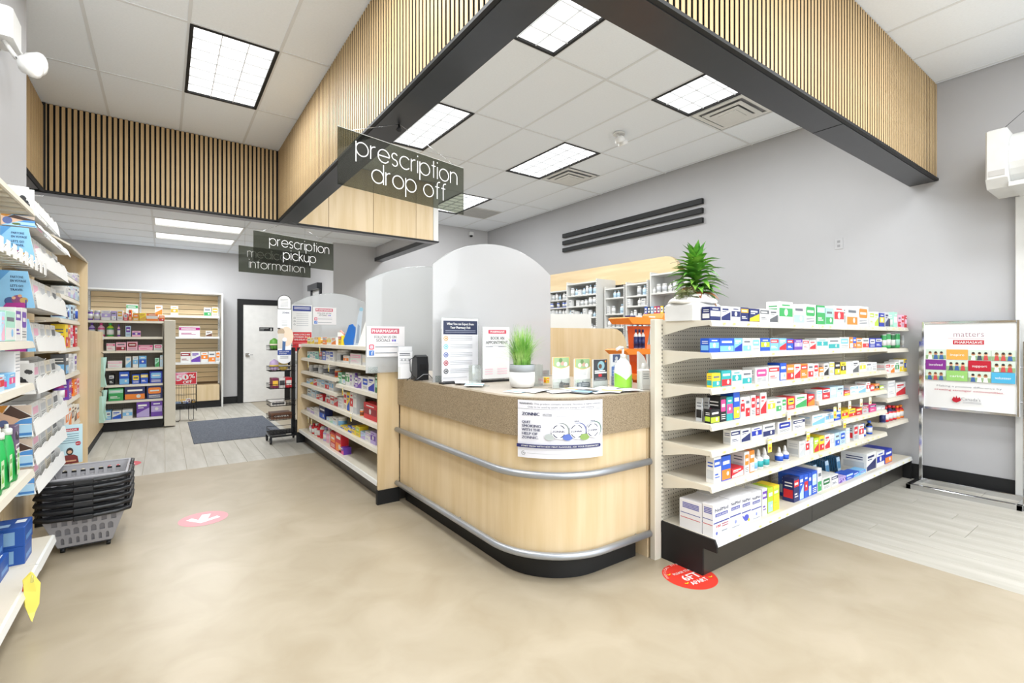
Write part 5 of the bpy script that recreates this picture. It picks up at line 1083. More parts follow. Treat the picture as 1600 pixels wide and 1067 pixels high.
# header sign
a = Art(); W = .165
a.poly([(0, .12)]+[(W/2-W/2*math.cos(math.radians(k*12)), .06-.06*math.sin(math.radians(k*12))) for k in range(1, 15)]+[(W, .12), (W, .72), (0, .72)], 'eef0f2')
top = [(0, .72), (W, .72)]+[(W/2+W/2*math.cos(math.radians(k*12)), .83+.08*math.sin(math.radians(k*12))) for k in range(0, 16)]
a.poly(top, 'black'); a.poly([(W/2+(x-W/2)*.92, .815+(y-.815)*.92) for x, y in top], 'f2f2f2'); a.lines(.035, .13, .85, 6, .019, .005, '9a9a9e')
a.text('ZONNIC', W*.62, .665, .02, '1f2a63', 'c', .04, .09).rect(W*.2, .645, W*.8, .648, 'c8ccd0'); a.lines(.05, .12, .56, 4, .02, .006, 'b8bcc0')
a.circ(W*.66, .36, .085, 'ecd3bd', 16, .13).circ(W*.25, .42, .045, 'b8a48c', 10, .05).rect(W*.0, .455, W*.2, .475, '4a4440').poly([(W*.05, .4), (W*.5, .4), (W*.42, .2), (0, .2)], 'd8cfc4').poly([(W*.34, .18), (W*.55, .18), (W*.6, .30), (W*.36, .30)], '3f6496').circ(W*.52, .32, .028, 'e8eef4', 12)
a.rect(0, .115, W, .18, '2a4390').text('NICOTINE', W*.48, .152, .014, 'white', 'c', .02, .12).text('POUCHES', W*.38, .128, .014, 'white', 'c', .02, .09); a.lines(.03, .13, .09, 2, .02, .01, 'b0b2b6')
hs = a.build('header_print', t, (.085, -.015, 1.06)); B().prism([(0, .12), (W/2, .0), (W, .12), (W, .83), (W/2, .91), (0, .83)], 'y', .001, .004).build('header_board', M_paper, t, (.085, -.015, 1.06)); B().box(.16, .18, -.008, .02, 1.24, 1.9).build('header_mast', M_plastic, t)
def snack(x, y, z, w1, d1, h1, c1, c2, label, txt=None, st=3):
    a = Art(); a.b.cbox(-w1/2, w1/2, 0, d1, 0, h1, .002, K(c1)); a.rect(-w1*.42, h1*.25, w1*.42, h1*.75, c2)
    if txt: a.text(txt, 0, h1*.38, h1*.25, 'white', 'c', .04, w1*.7)
    tag(a.b.build('snack_box', PRINT, None, (1.13+x, 6.985+y, z+.004)), label, 'box', 'snack boxes on the rolling rack')
snack(.14, .02, .319, .25, .22, .085, 'brown', '5a3a26', 'brown caramel bar tray box on the lowest filled wire tray', 'CARAMILK')
snack(.10, .02, .504, .18, .2, .05, 'e8e4de', '3a3a3e', 'flat white and black bar box on the middle wire tray')
for k in range(3): snack(.065+k*.082, .02, .734, .075, .2, .13, ['7a1f4a', 'd8d4d0', 'c81f2a'][k], ['f0c040', '3a3a3e', 'f2f2f0'][k], f"{['maroon', 'white and dark', 'red'][k]} snack box on the red boxes tray of the rolling rack")
for k, (z, c1, c2) in enumerate(((1.244, '6ab04a', 'e8e0c8'), (.964, 'c8b0d8', 'd8c060'))):
    for j in range(2):
        b_ = B(); b_.lathe([(.02, 0), (.055, .02), (.06, .07), (.05, .12), (.012, .15)], n=10, col=K(c1 if j == 0 else c2), sy=.5)
        b_.lathe([(.0605, .05), (.0605, .075)], n=10, col=K(c2 if j == 0 else 'white'), sy=.51)
        tag(b_.build('snack_bag', PRINT, None, (1.13+.06+j*.11, 6.985+.08, z+.004)), f"{[['green', 'cream'], ['lilac', 'yellow']][k][j]} snack bag on the {['top', 'second'][k]} wire tray of the rolling rack", 'snack bag')
snack(.09, .12, 1.244, .12, .1, .05, 'dgrey', 'silver', 'small dark grey box on the top wire tray of the rolling rack'); snack(.22, .1, .964, .10, .1, .06, 'cream', 'dgrey', 'small cream box on the second wire tray of the rolling rack')
# ================================================================ SIGNS ON THE SHIELDS
def sheet_sign(name, label, loc, rz, art, W, H, cat='sign'):
    t = thing(name, label, cat, loc, rz); art.build('print', t, (0, -.0015, 0)); B().box(0, W, -.0012, .0002, 0, H).build('sheet', M_paper, t); return t
def socials():
    a = Art(); W, H = .33, .255; a.rect(0, 0, W, H, 'e6e3e4'); a.rect(.035, H-.062, W-.05, H-.018, 'c8506a').text('PHARMASAVE', W*.47, H-.052, .026, 'white', 'c', .05, .225)
    a.text('FOLLOW US ON', W*.48, H-.10, .022, '2f3540', 'c', .01, .19).text('SOCIALS', W*.42, H-.128, .022, '2f3540', 'c', .01, .12); a.rect(.215, H-.127, .23, H-.11, '8a6ac0').rect(.236, H-.127, .25, H-.11, '3f5fc0'); a.rect(.06, H-.146, W-.06, H-.144, 'b0b4ba')
    a.rr(.018, .062, .06, .104, .01, 'd8506a').rr(.026, .070, .052, .096, .007, 'e6e3e4').ring(.039, .083, .009, .003, 'b050a0').lines(.07, .27, .080, 1, .02, .007, '8a9098')
    a.rr(.018, .012, .06, .054, .004, '3f78c8').text('f', .043, .016, .03, 'white', 'c', .03).lines(.07, .26, .030, 1, .02, .007, '8a9098'); return a, W, H
def pos(u, v, y): x = plane_x(u, y); return (x, y, height(x, y, v))
x, y, z = pos(573, 558, 3.918); a, W, H = socials(); sheet_sign('shield_sign', 'white social media sign with pink header on the shield over the maple panel', (x, y, z), 0, a, W*.85, H)
x, y, z = pos(489, 507, 7.372); a, W, H = socials(); sheet_sign('shield_sign', 'smaller looking social media sign on the farthest shield', (x, y, z), 0, a, W, H)
# far notice pair
x, y, z = pos(456, 552, 7.372); a = Art(); W, H = .27, .69; a.rect(0, 0, W, H, 'e4e4e4'); a.rect(.012, H-.09, W-.012, H-.015, '2a3a86'); a.lines(.03, .24, H-.04, 2, .02, .008, 'e8e8f2'); a.lines(.06, .22, H-.13, 7, .028, .006, 'b8bac0')
for k in range(3): a.ring(.035, H-.19-.045*k, .013, .004, '6a6a70')
a.rect(.006, .03, W-.006, .30, 'c8232c')
for i, s_ in enumerate(('NARCOTICS ARE', 'STORED IN A', 'TIME-DELAY SAFE')): a.text(s_, W/2, .255-.036*i, .022, 'white', 'c', .03, .22)
a.rect(.09, .09, .18, .13, 'f2d8d8'); a.rect(.02, .145, .25, .15, 'e8a0a0')
sheet_sign('shield_sign', 'tall white and red safe notice on the farthest shield', (x, y, z), 0, a, W, H)
# what you can expect
x, y, z = pos(685, 597, 3.36); z = 1.062; a = Art(); W, H = .325, .49; a.rect(0, 0, W, H, 'e4e4e8'); a.rect(.012, H-.125, W-.008, H-.018, '27304e')
a.text('What You can Expect from', W/2, H-.052, .019, 'white', 'c', .03, .24).text('Your Pharmacy Visit', W/2, H-.080, .019, 'white', 'c', .03, .18); a.lines(.03, .30, H-.097, 2, .012, .004, '9aa0b4')
for k, c in enumerate(('e09a4a', '6ac0c8', '4a5fa8', 'b03a4a', '3a3a3e')):
    yy = H-.155-k*.063; a.ring(.035, yy, .020, .006, c); a.circ(.035, yy, .008, c, 8); a.lines(.07, .27, yy+.012, 3, .013, .004, 'b4b6bc' if c != '3a3a3e' else 'a8aab0')
a.lines(.01, .22, .03, 1, .02, .004, 'b4b6bc')
t = sheet_sign('counter_sign', 'white notice with navy header and five round icons standing before the large shield', (x, 3.305, z), 0, a, W, H)
B().box(-.006, W+.006, .001, .004, -.004, H+.004).build('acrylic_holder', M_clear, t); B().box(0, W, -.0, .035, -.005, -.001).build('holder_foot', M_clear, t)
# book an appointment
x0 = plane_x(754, 3.15); a = Art(); W, H = .245, .40; a.rect(0, 0, W, H, 'e4e4e6'); a.rr(.05, H-.052, W-.03, H-.022, .006, 'c8405a').text('PHARMASAVE', W*.54, H-.045, .016, 'white', 'c', .04, .13)
a.text('BOOK AN', W*.54, H-.098, .024, '20242c', 'c', .02, .125).text('APPOINTMENT', W*.52, H-.132, .024, '20242c', 'c', .02, .20).lines(.06, .19, H-.15, 1, .01, .004, 'c0c2c8'); a.lines(.02, .09, .07, 3, .018, .007, 'eac6d2'); a.lines(.13, .22, .07, 3, .018, .007, 'eac6d2'); a.lines(.025, .09, .245, 1, .02, .005, '9a9ea8'); a.lines(.14, .21, .245, 1, .02, .005, '9a9ea8')
t = sheet_sign('counter_sign', 'white BOOK AN APPOINTMENT notice behind the potted grass', (x0, 3.15, 1.085), -.05, a, W, H)
B().box(0, W, 0, .10, -.028, -.012).build('black_base', M_black, t); B().box(-.004, W+.004, .001, .004, -.012, H).build('acrylic_holder', M_clear, t)
# small flyer with code (code left out) at the counter end
x0 = plane_x(622, 3.80); a = Art(); W, H = .12, .27; a.rect(.02, 0, W-.01, .10, 'f0f0f2').rect(0, .10, W, .27, 'f2f2f4').rect(0, .225, W, .27, 'b8bac0').rect(.004, .229, W-.004, .266, 'e8e9ec'); a.lines(.012, .10, .205, 2, .014, .007, '5a5e68'); a.lines(.012, .10, .165, 4, .014, .004, 'b0b2b8'); a.ring(.03, .155, .008, .003, '6a6e78').ring(.06, .155, .008, .003, '6a6e78').ring(.09, .155, .008, .003, '6a6e78')
t = sheet_sign('counter_sign', 'narrow white flyer in a clear holder at the left counter end', (x0+.0, 3.80, 1.062), -.15, a, W, H); B().box(0, W, .001, .004, -.004, H).box(0, W, -.001, .07, -.005, -.002).build('acrylic_holder', M_clear, t)
# payment terminal and cable
x0 = plane_x(652, 3.62)
t = thing('card_terminal', 'black payment terminal with looping cable behind the counter shield', 'payment terminal', (x0, 3.62, 1.0565))
B().prism([(0, 0), (.13, 0), (.12, .03), (.10, .17), (.05, .205), (.012, .19), (0, .12)], 'x', -.0, .10).build('body', M_plastic, t); B().box(.02, .08, -.002, .0, .08, .13).build('slot', M_black, t)
B().tube([(.0, .05, .19), (-.05, .03, .17), (-.06, .0, .08), (-.03, -.03, .01), (.02, -.06, .006)], .0035, 6).build('cable', M_wire, t); B().tube([(-.02, -.02, .006), (.03, -.05, .05), (.08, -.04, .05), (.12, -.05, .006)], .0035, 6).build('cable', mat('grey_cable', '8a8c90', .5), t)
B().tube([(-.09, .0, .006), (-.03, .02, .04), (.0, -.04, .006), (-.06, -.06, .006)], .003, 6).build('cable', M_wire, t)
t = thing('pen_tray', 'flat black signing pad lying in front of the round icon notice', 'pad', (plane_x(690, 3.22), 3.2, 1.057)); B().cbox(0, .16, 0, .07, 0, .012, .004).build('base', M_plastic, t); B().box(.03, .13, .012, .06, .012, .015).build('screen', M_black, t)
# acrylic brochure holders
for k, (u, yy) in enumerate(((738, 2.93), (836, 2.72))):
    t = thing('acrylic_stand', ['empty clear acrylic stand left of the potted grass', 'empty clear acrylic stand right of the potted grass'][k], 'stand', (plane_x(u, yy), yy, 1.057))
    B().box(0, .075, 0, .005, 0, .15).build('front', M_clear, t); B().box(0, .075, .045, .05, 0, .15).build('back', M_clear, t); B().box(0, .005, .005, .045, 0, .15).build('side', M_clear, t); B().box(.07, .075, .005, .045, 0, .15).build('side', M_clear, t); B().box(-.03, .12, -.04, .07, -.0005, .005).build('foot', M_clear, t)
# small packs right of the stand
product('c', 'pink', 'white', plane_x(847, 2.85), 2.85, 1.057, .025, .03, .03, 0, 'tiny pink box on the counter beside the clear stand', None, 1)
product('c', 'yellow', 'orange', plane_x(856, 2.85), 2.85, 1.057, .035, .03, .04, 0, 'tiny yellow box on the counter beside the brochures', None, 3)
# potted grass
t = thing('potted_grass', 'artificial green grass in a white and grey round pot on the counter', 'plant', (2.03, 2.70, 1.057)); t.scale = (1.28, 1.28, 1.28)
B().lathe([(.052, 0), (.064, .006), (.070, .03), (.070, .085)], n=28).build('pot', M_pot, t); B().lathe([(.0702, .085), (.0700, .122), (.066, .124), (.064, .118)], n=28).build('pot_band', mat('grey_pot_glaze', '9fa4a8', .4), t); B().lathe([(.063, .112), (.063, .116)], n=20).build('moss', mat('soil_moss', '4a4a32', .9), t)
rg = random.Random(8); gb = B()
for i in range(700):
    th = rg.random()*2*PI; r0 = .045*math.sqrt(rg.random()); lean = rg.random()**1.5*.12+.01; h = .13+.12*rg.random(); w1 = .0019
    if rg.random() < .12: lean = .12+.05*rg.random(); h *= .75
    p = Vector((r0*math.cos(th), r0*math.sin(th), .112)); d = Vector((math.cos(th+rg.uniform(-.8, .8)), math.sin(th+rg.uniform(-.8, .8)), 0)); sd = Vector((-d.y, d.x, 0)); vs = []
    for k in range(5):
        s_ = k/4; q = p+d*(lean*s_*s_)+Vector((0, 0, h*(s_-.28*s_*s_*lean/.1))); ww = w1*(1-s_*.85); vs += [q-sd*ww, q+sd*ww]
    gb.add(vs, [(2*k, 2*k+1, 2*k+3, 2*k+2) for k in range(4)])
gb.build('grass_blades', M_grass, t)['kind'] = 'stuff'
# brochures
def brochure(u, v, yy, W, H, label, fn, tilt=.0, base=1.085):
    t = thing('brochure_holder', label, 'brochure', (plane_x(u, yy), yy, 1.058), -.05); a = Art(); a.rect(0, 0, W, H, 'f4f4f2'); fn(a, W, H); pr = a.build('brochure_print', t, (0, -.003, .0)); B().box(0, W, -.002, .01, 0, H).build('leaflets', M_paper, t); B().box(-.004, W+.004, -.008, -.005, 0, H*.30).build('holder_front', M_clear, t); B().box(-.004, W+.004, .012, .05, 0, .004).build('holder_foot', M_clear, t); return t
def br_a(a, W, H):
    a.poly([(0, H), (0, H*.72)]+[(W*k/8, H*(.72-.09*math.sin(PI*k/8))) for k in range(1, 8)]+[(W, H*.72), (W, H)], 'e8b84a'); a.poly([(W*.04, H*.99), (W*.04, H*.73)]+[(W*k/8, H*(.735-.085*math.sin(PI*k/8))) for k in range(1, 8)]+[(W*.96, H*.73), (W*.96, H*.99)], '9ab88a')
    for x, y, c in ((.3, .78, 'e8d8cc'), (.55, .8, 'c8a090'), (.75, .77, 'f0ece8'), (.45, .9, '6a8a5a')): a.circ(W*x, H*y, W*.11, c, 9)
    a.lines(W*.12, W*.7, H*.56, 3, H*.05, H*.012, 'a0a4a8'); a.rect(W*.35, H*.0+.004, W*.98, H*.15, '4a5058'); a.poly([(W*.38, H*.14), (W*.5, H*.25), (W*.55, H*.18), (W*.8, H*.15)], '2a2e34').rect(W*.62, H*.04, W*.94, H*.07, 'c8a080')
def br_b(a, W, H): 
    br_a(a, W, H); a.rect(W*.1, .004, W*.95, H*.19, '5a6c84').circ(W*.3, H*.1, W*.09, 'c8d0dc', 10).lines(W*.45, W*.88, H*.12, 2, H*.05, H*.02, 'd8dee6')
def br_c(a, W, H):
    a.rect(0, H*.25, W, H, '3c3e44'); a.circ(W*.55, H*.78, W*.26, '8ab4c0', 14).circ(W*.48, H*.76, W*.13, '6a4a3a', 10).rect(W*.08, H*.58, W*.85, H*.62, 'e8e8ea').rect(W*.08, H*.51, W*.95, H*.56, 'e8e8ea').rect(W*.36, H*.40, W*.6, H*.49, 'c8303a').rect(W*.82, H*.9, W*.92, H*.96, 'e0862a').lines(W*.1, W*.9, H*.34, 2, H*.04, H*.012, 'a8aab0')
def br_d(a, W, H):
    a.rect(0, H*.62, W, H, 'e6ecf2').rect(W*.15, H*.74, W*.8, H*.99, '4a5a80').circ(W*.45, H*.86, W*.12, 'c8d0dc', 8).rect(W*.3, H*.75, W*.6, H*.8, 'e6ecf2'); a.rect(W*.05, 0, W*.92, H*.6, '5f83c4'); a.poly([(W*.05, H*.6)]+[(W*(.05+.87*k/8), H*(.6+.06*math.sin(PI*k/8))) for k in range(9)], 'b8d0e8'); 
    for k in range(5): a.rect(W*.12, H*(.08+.09*k), W*.8, H*(.13+.09*k), 'a8bce0')
brochure(864, 603, 2.50, .142, .21, 'brochure with garden photo and dark footer, leftmost of three on the counter', br_a)
brochure(898, 603, 2.42, .138, .20, 'brochure with pale garden photo and blue grey footer, middle of three', br_b)
brochure(927, 603, 2.34, .125, .195, 'dark grey brochure with a blue headscarf figure, right of the three', br_c)
brochure(954, 603, 2.42, .125, .225, 'tall blue and white brochure behind the pump bottle', br_d)
# pump bottles
t = thing('pump_bottle', 'white sanitizer pump bottle with green label on the right counter end', 'bottle', (2.50, 2.20, 1.057), -.4); t.scale = (1.12, 1.12, 1.3)
pb = B(); pb.lathe([(.050, 0), (.054, .008), (.055, .09), (.050, .12), (.034, .145), (.02, .155), (.018, .162)], n=24, sy=.75); pb.build('body', M_bwhite, t)
lb = B(); n = 14; vs = []; 
for k in range(n+1):
    th = -PI+PI*k/n; z0 = .01; z1 = .05+.035*abs(math.cos(th))**.9; vs += [(.0556*math.cos(th), .0556*.755*math.sin(th), z0), (.0556*math.cos(th), .0556*.755*math.sin(th), z1)]
lb.add(vs, [(2*k, 2*k+2, 2*k+3, 2*k+1) for k in range(n)], K('8ac63a'), True); lb.build('green_label', PRINT, t)
B().lathe([(.016, .16), (.016, .18), (.006, .182), (.006, .215)], n=14).build('pump_collar', M_bwhite, t); B().tube([(0, 0, .212), (-.03, -.02, .215), (-.055, -.03, .205)], .008, 8).build('pump_nozzle', M_bwhite, t)
t = thing('pump_bottle', 'square white bottle with plain label right of the green labelled one', 'bottle', (2.615, 2.12, 1.057), -.3); t.scale = (1.1, 1.1, 1.05)
B().cbox(-.035, .035, -.025, .025, 0, .13, .01).build('body', M_bwhite, t); B().lathe([(.014, .128), (.014, .15), (.01, .155), (.01, .165)], n=12).build('cap', M_bwhite, t)
a = Art(); a.rect(-.028, .03, .028, .11, 'e8eaea').lines(-.02, .02, .095, 3, .014, .005, '9aa0a4'); a.build('label_print', t, (0, -.0255, 0))
# loose papers along the front edge
rg = random.Random(21)
PP = [(1.86, 2.50, .35, 'f3f3f1', 'sky'), (1.95, 2.42, .1, 'f6f6f5', 'silver'), (2.05, 2.30, -.3, 'f2f3f5', 'white'), (2.16, 2.20, .25, '4a5058', 'sky'), (2.24, 2.14, -.15, 'f4f4f2', 'lblue'), (2.33, 2.13, .5, 'f6f6f6', 'yellow'), (2.41, 2.10, -.25, 'f3f3f3', 'silver'), (2.38, 2.22, .3, 'fafafa', 'white'), (2.2, 2.32, .05, 'f5f5f5', 'gold'), (1.80, 2.95, .9, 'f0f2f4', 'sky'), (1.82, 3.15, 1.1, 'e4e4e4', 'silver')]
wl = ['white leaflet with blue corner at the counter bend', 'plain white sheet beside the potted grass', 'pale sheet in the middle of the leaflet scatter', 'dark backed leaflet above the hanging quit smoking notice', 'white leaflet with light blue band over the notice', 'leaflet with yellow stripe near the right brochures', 'white leaflet under the green labelled pump bottle', 'blank white sheet before the dark brochure', 'leaflet with gold stripe before the left brochure', 'white leaflet in front of the left clear stand', 'white leaflet in front of the round icon notice']
for k, (x, y, r, c1, c2) in enumerate(PP):
    b_ = B(); n = 6; vs = []
    w1, h1 = .20, .13
    for i in range(n+1):
        s_ = i/n; zz = .002+.0022*k*.5+.009*math.sin(PI*s_)*(1 if k % 2 else .3); vs += [(-w1/2+w1*s_, -h1/2, zz), (-w1/2+w1*s_, h1/2, zz+.001)]
    fs = [(2*i, 2*i+2, 2*i+3, 2*i+1) for i in range(n)]; b_.add(vs, fs[:2], K(c2)).b if False else None
    for i, f in enumerate(fs): b_.add(vs, [f], K(c2 if i == 1 else c1))
    b_.add([(a_, b1, c_-.0012) for a_, b1, c_ in vs], [f[::-1] for f in fs], K(c1))
    tag(b_.build('leaflet', PRINT, None, (x, y, 1.0568), r), wl[k], 'leaflet', 'loose leaflets on the counter front')
# notice hung on the curved stone fascia
def curved(o):
    """arc length s from the left end of the notice -> point on the counter front offset by o"""
    p = cpath(.022+o, 2.51, 3.94, 60); return p
cp = cpath(.03, 2.505, 3.94, 90); acc = [0]
for i in range(1, len(cp)): acc.append(acc[-1]+math.hypot(cp[i][0]-cp[i-1][0], cp[i][1]-cp[i-1][1]))
def on_curve(s_, off):
    for i in range(1, len(cp)):
        if acc[i] >= s_ or i == len(cp)-1:
            t_ = (s_-acc[i-1])/(acc[i]-acc[i-1]); x = cp[i-1][0]+(cp[i][0]-cp[i-1][0])*t_; y = cp[i-1][1]+(cp[i][1]-cp[i-1][1])*t_
            dx, dy = cp[i][0]-cp[i-1][0], cp[i][1]-cp[i-1][1]; l = math.hypot(dx, dy); return x-dy/l*off*-1*-1, y+dx/l*off*-1*-1
def proj_u(x, y): d = x*SA+y*CA; return 800+756*(x*CA-y*SA)/d
s0 = 0
while proj_u(*on_curve(s0, 0)) < 809: s0 += .002
s1 = s0
while proj_u(*on_curve(s1, 0)) < 940.5: s1 += .002
NW = s1-s0; NZ1 = 1.045; NZ0 = .715; NH = NZ1-NZ0
a = Art(); a.LZ = .00025
def gridrect(a, x0, y0, x1, y1, col, n=24):
    z = -a.l*a.LZ; a.l += 1
    for i in range(n): xa, xb = x0+(x1-x0)*i/n, x0+(x1-x0)*(i+1)/n; a.b.add([(xa, z, y0), (xb, z, y0), (xb, z, y1), (xa, z, y1)], [(0, 1, 2, 3)], K(col))
def scirc(cx0, cy0, r, col, n=12, ry=None):
    z = -a.l*a.LZ; a.l += 1; ry = ry or r; vs = []
    for i in range(n+1):
        xx = -r*math.cos(PI*i/n); yy = ry*math.sin(PI*i/n); vs += [(cx0+xx, z, cy0-yy), (cx0+xx, z, cy0+yy)]
    a.b.add(vs, [(2*i, 2*i+2, 2*i+3, 2*i+1) for i in range(n)], K(col)); return a
a.circ = scirc
gridrect(a, 0, 0, NW, NH, 'e3e3ea'); gridrect(a, 0, NH*.845, NW, NH*.85, '6a6c74'); gridrect(a, 0, .998*NH, NW, NH, '6a6c74')
X_ = NW/1.0
a.text('WARNING:', NW*.02, NH*.925, NH*.032, '50525a', 'l', .03, NW*.16).text('This product contains nicotine. Nicotine is highly addictive', NW*.195, NH*.925, NH*.030, '6c6e76', 'l', 0, NW*.78).text('Only to be used by adults who are trying to quit smoking', NW*.5, NH*.87, NH*.030, '6c6e76', 'c', 0, NW*.76)
a.text('ZONNIC', NW*.055, NH*.735, NH*.055, '252a54', 'l', .05, NW*.20).text('NICOTINE', NW*.29, NH*.755, NH*.018, '5a5c66', 'l', .02, NW*.10).text('POUCHES', NW*.29, NH*.73, NH*.018, '5a5c66', 'l', .02, NW*.10).text('NICOTINE', NW*.44, NH*.755, NH*.014, 'a0a2aa', 'l', 0, NW*.09).text('REPLACEMENT THERAPY', NW*.44, NH*.73, NH*.014, 'a0a2aa', 'l', 0, NW*.24)
for i, s_ in enumerate(('QUIT', 'SMOKING', 'WITH THE', 'HELP OF', 'ZONNIC.')): a.text(s_, NW*.055, NH*(.60-.066*i), NH*.044, '252a54', 'l', .04, NW*[.10, .215, .21, .18, .19][i])
for k, (cx0, cy0, c) in enumerate(((.465, .475, '8a9a98'), (.66, .475, '4a5fa8'), (.85, .485, '7a9a6a'))):
    a.circ(NW*(cx0-.10), NH*.375, NW*.055, ['b4bcba', '5a72c0', '8aa85a'][k], 14, NH*.055)
    a.circ(NW*(cx0+.035), NH*(cy0+.01), NW*.078, ['8a9290', '6a70a0', '5f7a70'][k], 20, NH*.135); a.circ(NW*(cx0+.02), NH*cy0, NW*.08, 'e8eaee', 20, NH*.135); a.circ(NW*cx0, NH*cy0, NW*.078, 'f6f6fa', 20, NH*.128)
    z = NH*.128
    for a0, a1 in ((25, 75), (105, 155), (205, 255), (285, 335)):
        vs = []; 
        for i in range(7):
            th = math.radians(a0+(a1-a0)*i/6); vs += [(NW*cx0+NW*.070*math.cos(th), -a.l*a.LZ, NH*cy0+NH*.116*math.sin(th)), (NW*cx0+NW*.060*math.cos(th), -a.l*a.LZ, NH*cy0+NH*.10*math.sin(th))]
        a.b.add(vs, [(2*i, 2*i+2, 2*i+3, 2*i+1) for i in range(6)], K('2a3050'))
    a.l += 1; a.text('ZONNIC', NW*cx0, NH*(cy0-.018), NH*.034, '1f2550', 'c', .04, NW*.14)
    if k: a.text('NEW', NW*cx0, NH*(.635), NH*.024, '3a3e50', 'c', .04, NW*.055)
gridrect(a, 0, NH*.185, NW*.93, NH*.245, '2a2f66'); a.circ(NW*.93, NH*.215, NW*.02, '2a2f66', 14, NH*.03)
a.text('START FRESH WITH NEW MINT FLAVOURS. ASK YOUR PHARMACIST.', NW*.055, NH*.202, NH*.026, 'white', 'l', .03, NW*.87)
a.ring(NW*.08, NH*.09, NW*.022, NW*.005, '3a3e46', 16, 60, 380).poly([(NW*.075, NH*.085), (NW*.085, NH*.105), (NW*.09, NH*.08)], '3a3e46'); gridrect(a, NW*.12, NH*.088, NW*.5, NH*.094, 'b0b2b8', 8)
t = thing('counter_notice', 'white and navy quit smoking notice hung over the curved stone fascia', 'notice', (0, 0, 0))
def mapn(x, y, z):
    px, py = on_curve(s0+x, 0); qx, qy = on_curve(s0+x+.002, 0); dx, dy = qx-px, qy-py; l = math.hypot(dx, dy); nx, ny = dy/l, -dx/l
    o_ = -y+.0025; return (px+nx*o_, py+ny*o_, NZ0+z)
def dense(a):   # letters stay flat within themselves; mapping is per vertex
    return a
a.build('notice_print', t, mapf=mapn)
b_ = B(); n = 24; vs = []
for i in range(n+1):
    for zz in (0, NH):
        vs.append(mapn(NW*i/n, .0014, zz))
b_.add(vs, [(2*i, 2*i+1, 2*i+3, 2*i+2) for i in range(n)]); b_.build('notice_backing', M_paper, t)
# ================================================================ ITEMS ON THE MIDDLE SHELVING TOP
t = thing('toy_inhaler', 'tall curved blue plastic display piece on the middle shelving top', 'display', (1.60, plane_y(545, 1.60), 1.3245), -.5); t.scale = (.9, .9, .9)
pts = [(-.05, 0), (.05, 0), (.055, .06), (.075, .12), (.07, .21), (.04, .25), (.0, .235), (-.02, .17), (-.06, .06)]; B().prism(pts, 'y', 0, .05).build('body', mat('glossy_blue', '1f66b8', .3), t)
B().tube([(-.05, .02, .12), (-.10, .02, .17)], .012, 8).build('mouthpiece', mat('coral_plastic', 'e89a8a', .4), t); B().box(-.13, -.06, .01, .014, .10, .15).build('card', M_paper, t)
t = thing('leaflet_wing', 'pale blue grey folded leaflet display on the middle shelving top', 'display', (1.62, plane_y(559, 1.62), 1.3245), -.5)
a = Art(); a.poly([(-.04, 0), (.02, 0), (.05, .36), (.03, .40), (.0, .30)], 'b8c4d0').poly([(-.02, .02), (.01, .02), (.02, .2), (.0, .22)], '8a9ab0').circ(.035, .37, .02, '8ab4c8', 10); a.build('leaflet_print', t); B().prism([(-.04, 0), (.02, 0), (.05, .36), (.03, .40), (0, .30)], 'y', .001, .004).build('card', M_paper, t)
t = thing('folded_card', 'white folded card standing behind the shield on middle shelving', 'card', (1.64, plane_y(567, 1.64), 1.3245), -.4); B().prism([(-.05, 0), (.05, 0), (.05, .24), (.03, .26)], 'y', 0, .004).build('card', M_paper, t)
# shelf talkers (yellow)
def talker(x, y, z, rz, label, col='f2dc4a', w1=.035, h1=.07):
    t = thing('shelf_talker', label, 'price tag', (x, y, z), rz, 'yellow shelf talkers'); a = Art(); a.rect(-w1/2, -h1, w1/2, 0, col).rect(-w1*.4, -h1*.35, w1*.4, -h1*.1, 'f6f2e0').rect(-w1*.3, -h1*.8, w1*.3, -h1*.6, 'c87a30'); a.build('card', t, (0, -.004, 0)); B().box(-w1/2, w1/2, -.0035, -.001, -h1, .002).build('card_back', M_paper, t); B().tube([(0, -.001, 0), (0, .015, .004)], .003, 6).build('clip', M_clear, t)
for k, (u, z) in enumerate(((500, 1.30), (482, 1.10), (514, 1.10), (536, .89), (549, .66), (482, .405), (487, .40))):
    talker(1.478, plane_y(u, 1.478), z, -PI/2, ['yellow tag below the top shelf of middle shelving', 'white yellow tag, left on the second shelf of middle shelving', 'yellow tag, right of two on second shelf of middle shelving', 'yellow tag on the near third shelf of middle shelving', 'yellow tag before the cream cartons of middle shelving', 'left of twin yellow tags at the far sixth shelf', 'right of twin yellow tags at the far sixth shelf'][k])
for k, (u, z) in enumerate(((1202, .735), (1232, .885), (1304, .86), (1311, .885), (1327, .885), (1345, .885), (1359, .885), (1262, .72), (1319, .74))):
    talker(plane_x(u, 1.593), 1.593, z, 0, f"{['yellow sale tag hanging over the white and navy cartons', 'slanted white tag under the fourth shelf left half', 'large yellow tag below the fourth shelf', 'first white yellow tag in a row of four', 'second white yellow tag in a row of four', 'third white yellow tag in a row of four', 'last white yellow tag in a row of four', 'folded yellow card on the fifth shelf', 'yellow tag below red and yellow cartons'][k]}", 'f2dc4a' if k in (0, 2, 7, 8) else 'f0ecc0', .05, .085 if k in (0, 2) else .06)
